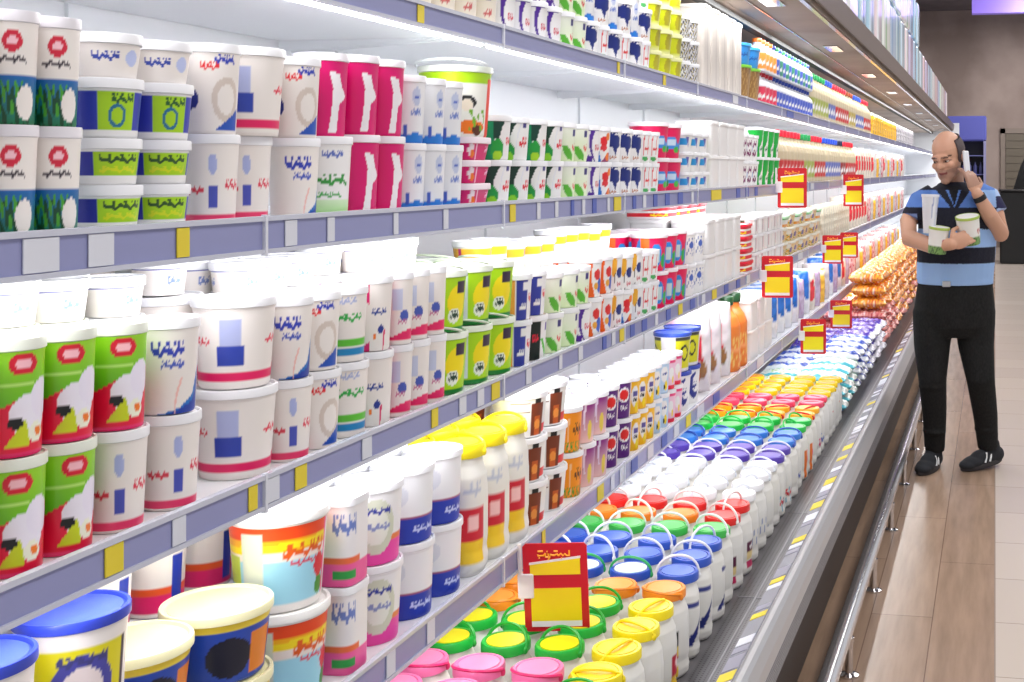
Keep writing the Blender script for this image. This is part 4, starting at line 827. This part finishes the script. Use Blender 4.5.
# ------------------------------------------------------------------ packs along the canopy top
PC = [((206, 226, 240), (150, 196, 226)), ((236, 236, 240), (206, 208, 226)), ((186, 210, 236), (120, 170, 220)), ((238, 238, 240), (230, 190, 200)), ((226, 206, 214), (236, 150, 170)), ((200, 226, 236), (90, 160, 210)), ((232, 236, 230), (120, 190, 120)), ((210, 200, 230), (140, 120, 190))]
cn = ['pale blue', 'white and lavender', 'sky blue', 'white and blush', 'pink', 'ice blue', 'white and green', 'lilac']
PM = []
for q, (a, b) in enumerate(PC):
    b = tuple((u+v)//2 for u, v in zip(a, b))
    w = wrap(.5, .4, [('r', -.5, .1, 0, 1, b), ('r', .4, .55, 0, 1, b), ('e', -.2, .6, .2, .08, a)], a, ((0, .95), (.03, 1), (.96, 1), (1, .93)), 64, 20, sq=6, ax=.52, ay=.98)
    hd = G(); hd.tube([(-.05, 0, .398), (-.03, 0, .414), (.03, 0, .414), (.05, 0, .398)], .006, a, 6)
    PM.append((w.mesh('pack_body', M_FILM), hd.mesh('carry_strap', M_FILM)))
y = 4.9; i = 0; cc = {}
while y < 19.5:
    q = (i*3 + i//4) % 8
    for tier in ((0, 1) if y < 12.4 else (0,)):
        qq = (q + tier*3) % 8; kk = (qq, tier); cc[kk] = cc.get(kk, -1)+1
        e = empty('paper_pack', (-.865, y, 2.331+tier*.42), R.uniform(-.05, .05)); link('pack_body', PM[qq][0], e)
        if tier or y > 12.4: link('carry_strap', PM[qq][1], e)
        tag(e, '%s bulk pack on top of the fridge canopy, %s tier, %s from near' % (cn[qq], ('lower', 'upper')[tier], ordw(cc[kk])), 'pack', '%s packs along the fridge canopy' % cn[qq])
    y += .51; i += 1

# ------------------------------------------------------------------ far end of the hall
e = empty('wine_cooler', (bx(967, 22.5), 22.5, 0)); e.name = 'drinks_cabinet'; tag(e, 'tall blue-lit drinks cabinet standing against the far stone wall', 'cabinet')
M_CAB = mat('cabinet_navy', (34, 36, 62), .4); M_BLUEL = mat('blue_header', (80, 84, 160), .4, emit=.3)
g = G(); g.box(-.34, -.31, -.3, .3, 0, 2.5); g.box(.31, .34, -.3, .3, 0, 2.5); g.box(-.31, .31, .27, .3, 0, 2.5); g.box(-.31, .31, -.3, .27, 0, .12); link('carcass', g.mesh('carcass', M_CAB, False, False), e)
g = G(); g.bbox(-.35, .35, -.33, .3, 2.06, 2.5, .02); link('header', g.mesh('header', M_BLUEL, False, False), e)
g = G(); g.box(.30, .345, -.33, -.3, .1, 2.05); link('frame', g.mesh('frame', mat('lilac_frame', (150, 150, 196), .4), False, False), e)
for k in range(5):
    g = G(); g.box(-.305, .305, -.28, .26, .42+k*.34, .435+k*.34); link('shelf', g.mesh('shelf', mat('cab_shelf', (120, 124, 190), .4), False, False), e)
ex, ey = e.location.x, 22.5
gg = G(); gg.lathe([(.03, 0), (.036, .005), (.036, .14), (.014, .18), (.013, .22), (.004, .22)], (70, 74, 130), 14); bm = gg.mesh('bottle')
n = 0
for k in range(4):
    for j in range(6):
        o = link('drinks_bottle', bm, None, (ex-.25+j*.1, ey-.2, .4365+k*.34+.0)); tag(o, 'dark blue bottle in the far drinks cabinet, %s on the %s shelf up' % (ORD[j], ORD[k]), 'bottle', 'bottles in the drinks cabinet')
area('far_wall_fill', (1.8, 20.6, 4.4), (math.radians(52), 0, 0), 3, .6, 120, (1, .95, .9))  # added fill light without a fixture, brightens the stone wall
# dark counter
x0 = bx(1000, 20.2); e = empty('checkout_counter', (x0, 20.2, 0)); tag(e, 'black counter with a raised back at the far end of the aisle', 'counter')
g = G(); g.bbox(0, 1.6, 0, .7, 0, 1.18, .02); link('body', g.mesh('body', M_BLACK, False, False), e)
g = G(); g.bbox(-.02, 1.62, -.02, .72, 1.18, 1.21, .01); link('top', g.mesh('top', mat('counter_top', (26, 24, 28), .3), False, False), e)
g = G(); g.prism([(.22, 1.21), (1.6, 1.21), (1.6, 1.95), (.52, 1.95), (.34, 1.6)], .5, .62); link('back_screen', g.mesh('back_screen', M_BLACK, False, False), e)

# ------------------------------------------------------------------ the shopper
def bake(g, name, vox, smooth_it, colfn, m, parent, sub=0):
    """fuse overlapping limbs into one continuous surface"""
    me = bpy.data.meshes.new('raw'); me.from_pydata([tuple(v) for v in g.V], [], g.F); me.update()
    o = bpy.data.objects.new('raw', me); C.objects.link(o)
    md = o.modifiers.new('r', 'REMESH'); md.mode = 'VOXEL'; md.voxel_size = vox
    if smooth_it: ms = o.modifiers.new('s', 'SMOOTH'); ms.iterations = smooth_it; ms.factor = .5
    dg = bpy.context.evaluated_depsgraph_get(); ev = o.evaluated_get(dg)
    out = bpy.data.meshes.new_from_object(ev, depsgraph=dg); out.name = name
    bpy.data.objects.remove(o)
    n = len(out.vertices); co_ = np.empty(n*3, dtype=np.float32); out.vertices.foreach_get('co', co_); co_ = co_.reshape(-1, 3)
    for a in list(out.color_attributes): out.color_attributes.remove(a)
    a = out.color_attributes.new('Col', 'FLOAT_COLOR', 'POINT'); cc = np.ones((n, 4), dtype=np.float32); cc[:, :3] = colfn(co_); a.data.foreach_set('color', cc.ravel())
    out.materials.clear(); out.materials.append(m)
    out.polygons.foreach_set('use_smooth', [True]*len(out.polygons)); out.update()
    return link(name, out, parent)

zcP = 6.22; lx = (950-CX)/F*zcP
P0 = (lx*cY - zcP*sY, lx*sY + zcP*cY, 0)
man = empty('person', P0, YAW)
tag(man, 'balding man in a blue and black striped polo holding a phone to his ear', 'person')
SC = 196.0
def q(px, y, py): return Vector(((px-950)/SC, y, (470-py)/SC))
# head: built facing -y, then turned to the image left and tipped down
HR = Euler((math.radians(16), math.radians(-4), math.radians(-34)), 'XYZ').to_matrix(); HC = q(947, -.03, 157)
def hp(x, y, z): return HC + HR @ Vector((x, y, z))
sk = G()
def hell(c, r, n=24, m=14): sk.ell(hp(*c), r, None, n, m, HR)
hell((0, .012, .03), (.076, .096, .1)); hell((0, -.02, -.03), (.066, .078, .075)); hell((0, -.048, -.075), (.047, .045, .045)); hell((0, -.07, -.105), (.026, .024, .02))
hell((0, -.088, .02), (.05, .014, .014)); hell((0, -.106, -.022), (.0125, .02, .018)); hell((0, -.098, .0), (.008, .014, .03)); hell((.012, -.098, -.027), (.009, .011, .009)); hell((-.012, -.098, -.027), (.009, .011, .009))
hell((.036, -.07, -.025), (.024, .022, .02)); hell((-.036, -.07, -.025), (.024, .022, .02)); hell((0, -.09, -.058), (.024, .012, .007)); hell((0, -.088, -.069), (.021, .012, .008))
for s_ in (1, -1):
    hell((s_*.031, -.0775, .0065), (.0145, .0135, .0085), 12, 8); hell((s_*.031, -.077, -.0105), (.014, .0125, .006), 12, 8)
    hell((s_*.079, .012, -.008), (.010, .02, .032), 12, 8); hell((s_*.083, .02, .006), (.009, .014, .018), 10, 8)
sk.tube([hp(0, .02, -.07), q(953, .02, 190), q(954, .03, 202)], [.058, .06, .075], n=20)
# arms: his right (image left) folded across the belly, his left raised to the ear
A1 = [q(920, .02, 200), q(908, -.02, 222), q(907, -.10, 237), q(926, -.20, 243), q(944, -.285, 241)]
sk.tube(A1, [.046, .045, .044, .04, .029], n=16, ball=True)
A2 = [q(988, .02, 198), q(995, -.02, 215), q(998, -.07, 233), q(985, -.13, 214), q(972, -.155, 193)]
sk.tube(A2, [.047, .046, .045, .041, .028], n=16, ball=True)
def hand(w, d, up, sc, curls, thumb_side):
    """palm at w, fingers running along d, palm normal up; four fingers and a thumb from the palm's side"""
    d = d.normalized(); u = (up - d*up.dot(d)).normalized(); s = d.cross(u)
    c = w + d*.045*sc
    rm = Matrix((s, d, u)).transposed()
    sk.ell(c, (.04*sc, .052*sc, .017*sc), None, 16, 10, rm)
    for k, (off, ln, rr) in enumerate(((-.029, .068, .0088), (-.010, .078, .0092), (.009, .073, .009), (.027, .056, .008))):
        b = c + d*.038*sc + s*off*sc; pts = [b - d*.02*sc, b]; a = 0; dd = d
        for seg in (.45, .32, .26):
            a += curls[k]; dd = d*math.cos(a) - u*math.sin(a); pts.append(pts[-1] + dd*ln*seg*sc)
        sk.tube(pts, [rr*sc*1.1, rr*sc*1.08, rr*sc, rr*sc*.95, rr*sc*.8], n=10, ball=True)
    t = c - d*.025*sc - s*thumb_side*.03*sc
    sk.tube([t, t + (-s*thumb_side*.8 + d*.5 - u*.2).normalized()*.032*sc, t + (-s*thumb_side*.8 + d*.5 - u*.2).normalized()*.032*sc + (d - u*.4 - s*thumb_side*.1).normalized()*.032*sc], [.0125*sc, .0115*sc, .009*sc], n=10, ball=True)
hand(q(943, -.285, 241), Vector((.9, -.02, .38)), Vector((.1, -1, .15)), 1.05, (.35, .4, .42, .45), 1)
hand(q(971, -.155, 192), Vector((-.3, .10, 1)), Vector((.5, -.85, .1)), 1.0, (.35, .5, .6, .7), -1)
skin = (206, 158, 132)
def skincol(c):
    n = len(c); col = np.empty((n, 3)); col[:] = lin(skin)
    inv = np.array(HR.transposed()); L_ = (c - np.array(HC)) @ inv.T
    x, y, z = L_[:, 0], L_[:, 1], L_[:, 2]; head = c[:, 2] > q(0, 0, 192)[2]
    def put_(m, cc, f=1.0): col[m] = col[m]*(1-f)+np.array(lin(cc))*f
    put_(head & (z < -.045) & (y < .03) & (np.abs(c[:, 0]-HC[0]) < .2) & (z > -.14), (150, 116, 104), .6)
    put_(head & (y < -.05) & (np.abs(z+.062) < .006) & (np.abs(x) < .024), (140, 70, 66))
    for s_ in (1, -1):
        put_(head & (y < -.05) & (((x-s_*.032)/.021)**2 + ((z-.02)/.0045)**2 < 1), (104, 72, 60))
        put_(head & (y < -.05) & (((x-s_*.031)/.018)**2 + ((z+.001)/.008)**2 < 1), (110, 72, 60), .7)
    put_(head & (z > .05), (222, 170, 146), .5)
    return col
bake(sk, 'body', .0045, 2, skincol, M_SKIN, man)
for s_ in (1, -1):
    g = G(); g.ell(hp(s_*.031, -.079, -.001), (.0105, .0105, .0065), (206, 196, 190), 14, 10, HR); g.ell(hp(s_*.031-.002, -.0885, -.002), (.0052, .003, .0052), (30, 20, 18), 10, 8, HR)
    link('eye', g.mesh('eye', M_SKIN), man)
# hair: short, dark, only round the back and sides
g = G(); V = []; nn, mm = 40, 24
for j in range(mm+1):
    ph = -.85 + 1.95*j/mm
    for i in range(nn+1):
        th = math.radians(-22) + math.radians(203)*i/nn
        b = .005 + .0025*math.sin(i*2.3+j*1.7)
        top = .056 + .01*math.sin(th)
        z = min(.1*math.sin(ph), top)
        rr = math.sqrt(max(.02, 1-(z/.1)**2))
        V.append(hp((.078+b)*rr*math.cos(th), .012+(.097+b)*rr*math.sin(th), .03+z-.0))
Fc = [(j*(nn+1)+i, j*(nn+1)+i+1, (j+1)*(nn+1)+i+1, (j+1)*(nn+1)+i) for j in range(mm) for i in range(nn)]
g.add(V, Fc, (92, 82, 84)); ho = link('hair', g.mesh('hair', M_CLOTH), man); md = ho.modifiers.new('thick', 'SOLIDIFY'); md.thickness = .006
# polo shirt
sh = G()
def ring(cx, y, z, a, b, n=28): return [(cx + a*math.cos(2*PI*i/n), y + b*math.sin(2*PI*i/n)*(1.0 if math.sin(2*PI*i/n) > 0 else 1.1), z) for i in range(n)]
def loft(gg, rings):
    V = [v for r_ in rings for v in r_]; n = len(rings[0])
    Fc = [(k*n+i, k*n+(i+1) % n, (k+1)*n+(i+1) % n, (k+1)*n+i) for k in range(len(rings)-1) for i in range(n)]
    Fc.append(tuple(range(n-1, -1, -1))); m = (len(rings)-1)*n; Fc.append(tuple(range(m, m+n))); gg.add(V, Fc)
def zr(px0, px1, py, b, y=.02): a = q(px0, 0, py); c_ = q(px1, 0, py); return ring((a[0]+c_[0])/2, y, a[2], (c_[0]-a[0])/2, b)
loft(sh, [zr(918, 994, 284, .125), zr(917, 994, 278, .13), zr(917, 995, 262, .14, .01), zr(917, 996, 245, .145, .0), zr(918, 997, 228, .14, .0), zr(918, 998, 212, .135), zr(920, 996, 200, .125), zr(927, 988, 191, .105), zr(938, 972, 185, .08), zr(942, 966, 182, .07)])
sh.tube([q(934, .02, 197), q(921, .01, 203), q(912, -.01, 219)], [.068, .066, .060], n=20)
sh.tube([q(978, .02, 195), q(988, .01, 199), q(996, -.01, 214)], [.068, .068, .062], n=20)
def shirtcol(c):
    n = len(c); py = 470 - c[:, 2]*SC; px = 950 + c[:, 0]*SC; col = np.empty((n, 3)); col[:] = lin((20, 22, 40))
    def put_(m, cc): col[m] = lin(cc)
    L1, NVY, SB = (150, 184, 232), (18, 20, 42), (92, 132, 208)
    put_((py > 262), L1); put_((py > 228) & (py < 246), L1); put_((py > 190) & (py < 207), SB); put_((py > 190) & (py < 207) & (px > 974), L1)
    put_((py < 190) & (np.abs(px-953) > 26) & (py > 183) & (px > 975), SB)
    arm = (px > 994); put_(arm & (py > 180) & (py < 196), (176, 200, 238)); put_(arm & (py >= 196) & (py < 208), (34, 34, 72)); put_(arm & (py >= 208), (170, 190, 230))
    arm = (px < 916) & (py < 222); put_(arm & (py > 213), (120, 140, 190))
    v = (np.abs(px-951) < (212-py)*.75) & (c[:, 1] < 0) & (py < 212) & (py > 186); put_(v & (np.abs(px-951) > (212-py)*.42-2), (22, 24, 40)); put_(v & (np.abs(px-951) < (206-py)*.3), (18, 18, 26))
    return col
bake(sh, 'polo_shirt', .0055, 3, shirtcol, M_CLOTH, man)
g = G(); V = []
for k, (rr, zz) in enumerate(((.064, 0), (.072, .002), (.082, -.026), (.078, -.03))):
    for i in range(28):
        t = 2*PI*i/28; V.append((q(953, 0, 0)[0] + rr*1.05*math.cos(t), .025 + rr*math.sin(t)*1.0, q(0, 0, 187)[2] + zz + .022*math.sin(t)))
g.add(V, [(k*28+i, k*28+(i+1) % 28, (k+1)*28+(i+1) % 28, (k+1)*28+i) for k in range(3) for i in range(28)], (22, 24, 36)); o = link('collar', g.mesh('collar', M_CLOTH), man); o.modifiers.new('t', 'SOLIDIFY').thickness = .004
# trousers
tr = G()
loft(tr, [zr(919, 993, 279, .115), zr(917, 994, 290, .125), zr(914, 996, 310, .13), zr(916, 996, 326, .125), zr(920, 992, 336, .10)])
tr.tube([q(934, .02, 312), q(932, .0, 345), q(932, -.02, 378), q(935, .02, 415), q(936, .05, 452)], [.108, .093, .072, .062, .052], n=22)
tr.tube([q(975, .02, 312), q(976, -.0, 345), q(979, -.05, 378), q(986, .02, 415), q(990, .06, 450)], [.108, .092, .072, .063, .053], n=22)
for (a, b) in ((q(935, .02, 432), .062), (q(987, .03, 430), .063), (q(932, -.02, 385), .073)): tr.ell(a, (b, b, .018), None, 16, 8)
def trcol(c):
    col = np.empty((len(c), 3)); col[:] = lin((4, 4, 5)); return col
bake(tr, 'trousers', .009, 3, trcol, M_CLOTH, man)
g = G(); w0 = q(943, -.118, 281.5); g.bbox(w0[0]-.02, w0[0]+.022, w0[1]-.006, w0[1]+.004, w0[2]-.017, w0[2]+.013, .003, (180, 178, 176)); link('belt_buckle', g.mesh('belt_buckle', M_STEEL, False, False), man)
# trainers
def shoe(heel, toe, roll):
    d = (toe-heel); L_ = d.length; d.normalize(); s_ = Vector((0, 0, 1)).cross(d).normalized(); up = d.cross(s_).normalized()*1
    rm = Matrix((d, s_, up)).transposed()
    e = empty('shoe', (0, 0, 0)); e.parent = man
    a = G()
    for (t, hh, rx, ry, rz) in ((.14, .045, .055, .042, .045), (.3, .055, .06, .042, .055), (.5, .045, .07, .044, .042), (.7, .034, .07, .048, .032), (.85, .028, .05, .044, .026)):
        a.ell(heel + d*L_*t + up*hh, (rx, ry, rz), None, 18, 10, rm)
    a.tube([heel + d*.05 + up*.06, heel + d*.055 + up*.115], [.045, .043], n=16)
    bake(a, 'upper', .005, 3, lambda c: np.tile(np.array(lin((34, 36, 42))), (len(c), 1)), M_CLOTH, e)
    b = G(); V = []; n = 24
    for k, (zz, ex) in enumerate(((0, .92), (.006, 1.0), (.022, 1.0), (.026, .94))):
        for i in range(n):
            t = 2*PI*i/n; wv = .045*(1 - .12*math.cos(t)*0)
            V.append(heel + d*(L_/2 + (L_/2+.008)*ex*math.cos(t)) + s_*(wv*ex*math.sin(t)*(1+.12*math.cos(t))) + up*zz)
    Fc = [(k*n+i, k*n+(i+1) % n, (k+1)*n+(i+1) % n, (k+1)*n+i) for k in range(3) for i in range(n)] + [tuple(range(n-1, -1, -1)), tuple(range(3*n, 4*n))]
    b.add(V, Fc, (56, 52, 54)); link('sole', b.mesh('sole', M_CLOTH), e)
    for t in (.42, .54):      # pale side stripes
        st_ = G()
        for sd in (1, -1):
            p0 = heel + d*L_*t + s_*sd*.044 + up*.03; st_.tube([p0, p0 - d*.012 + up*.022 - s_*sd*.004, p0 - d*.022 + up*.044 - s_*sd*.014], .0052, (232, 234, 236), 6)
        link('side_stripe', st_.mesh('side_stripe', M_CLOTH), e)['kind'] = 'thing'
    tg = G(); tg.ell(heel + d*L_*.33 + up*.115, (.02, .018, .008), (220, 224, 226), 12, 6, rm); link('tongue', tg.mesh('tongue', M_CLOTH), e)
shoe(Vector((-.052, .11, .0)), Vector((-.165, -.12, .0)), 0)
shoe(Vector((.275, .10, .022)), Vector((.06, -.03, .0)), 0)
# watch
g = G(); a = q(976, -.147, 199.5); b = q(973.5, -.152, 195); g.tube([a, b], [.034, .033], (20, 18, 22), 18, caps=False); link('watch', g.mesh('watch', M_PRINT), man)
# what he holds: phone, carton, two tubs
cP, sP = math.cos(YAW), math.sin(YAW)
def wpt(v): return (P0[0] + v[0]*cP - v[1]*sP, P0[1] + v[0]*sP + v[1]*cP, v[2])
g = G(); g.bbox(-.034, .034, -.006, .006, -.07, .07, .004, (232, 234, 240)); g.box(-.029, .029, -.0065, -.006, -.055, .058, (200, 206, 216))
o = link('mobile_phone', g.mesh('mobile_phone')); o.location = wpt(hp(.112, -.035, -.04)); o.rotation_euler = (Matrix.Rotation(YAW, 3, 'Z') @ HR @ Matrix.Rotation(math.radians(-84), 3, 'Z') @ Matrix.Rotation(math.radians(-16), 3, 'Y')).to_euler(); tag(o, 'pale mobile phone held to the ear of the man', 'phone')
cp_ = wrap(.085, .19, [('w', -.3, .3, .5, .04, 0, 1, (150, 160, 200)), ('w', .3, -.2, .5, .05, 0, 1, (120, 130, 180)), ('r', -.05, .1, .1, .9, (206, 210, 226))], (226, 228, 234), ((0, .66), (.03, .68), (.97, 1), (1, 1)), 48, 20)
e = empty('drinking_cup', wpt(q(924, -.215, 231)), .2); e.rotation_euler = (0, math.radians(2), .2); link('body', cp_.mesh('body', M_PRINT), e); link('lid', lidgeo(.085, .19, (228, 230, 236)).mesh('lid'), e); tag(e, 'tall white striped cup tucked against the chest of the man', 'cup')
for (px, y_, py, D_, h_, lab, rz, ry) in ((931, -.232, 250, .10, .13, 'white tub with lime lid under the forearm of the man', .1, .08), (963, -.228, 241, .115, .14, 'white and green tub held higher beside the hand of the man', .5, -.2)):
    bt = wrap(D_, h_, [('r', -1, 1, .0, .3, (120, 160, 90)), ('e', .1, .4, .4, .2, (238, 238, 230)), ('t', -.3, .4, .4, .55, 2, (190, 80, 80)), ('n', -1, 1, 0, .3, .4, 3, (60, 90, 50))], (236, 236, 232), ((0, .88), (.04, .9), (1, 1)), 48, 16)
    e = empty('yogurt_tub', wpt(q(px, y_, py)), rz); e.rotation_euler = (.1, ry, rz+YAW); link('body', bt.mesh('body'), e); link('lid', lidgeo(D_, h_, (170, 196, 90)).mesh('lid'), e); tag(e, lab, 'tub')


# ------------------------------------------------------------------ light

for (zb, zt) in SH.values():
    for k in range(4):
        area('shelf_lamp', (-1.03, 3.2+k*5.0, zt-.05), (0, math.radians(28), 0), .03, 4.9, 5.2 if zt < .8 else 8.5)
for k in range(4):
    area('canopy_lamp', (-.98, 3.2+k*5.0, 2.165), (0, math.radians(10), 0), .08, 4.9, 16)
for k in range(6):
    e = empty('ceiling_panel', (1.3, 1.5+k*3.6, 4.62)); tag(e, 'long ceiling light panel over the aisle, %s from the near end' % ORD[k], 'light', 'ceiling panels')
    g = G(); g.box(-.16, .16, -.75, .75, 0, .01); link('diffuser', g.mesh('diffuser', mat('panel_diffuser', (255, 250, 244), .5, emit=4), False, False), e)
    g = G(); g.box(-.19, .19, -.78, .78, .011, .08); link('housing', g.mesh('housing', M_WHITE, False, False), e)
    area('aisle_lamp', (1.3, 1.5+k*3.6, 4.6), (0, math.radians(20), 0), 1.5, 1.6, 90, (1, .97, .94))
w = bpy.data.worlds.new('world'); bpy.context.scene.world = w; w.use_nodes = True
bg = w.node_tree.nodes['Background']; bg.inputs[0].default_value = (.95, .96, 1, 1); bg.inputs[1].default_value = .55
vs = bpy.context.scene.view_settings; bpy.context.scene.display_settings.display_device = 'sRGB'
vs.view_transform = 'Standard'; vs.look = 'None'; vs.gamma = 1; vs.use_curve_mapping = False; vs.exposure = 0.2
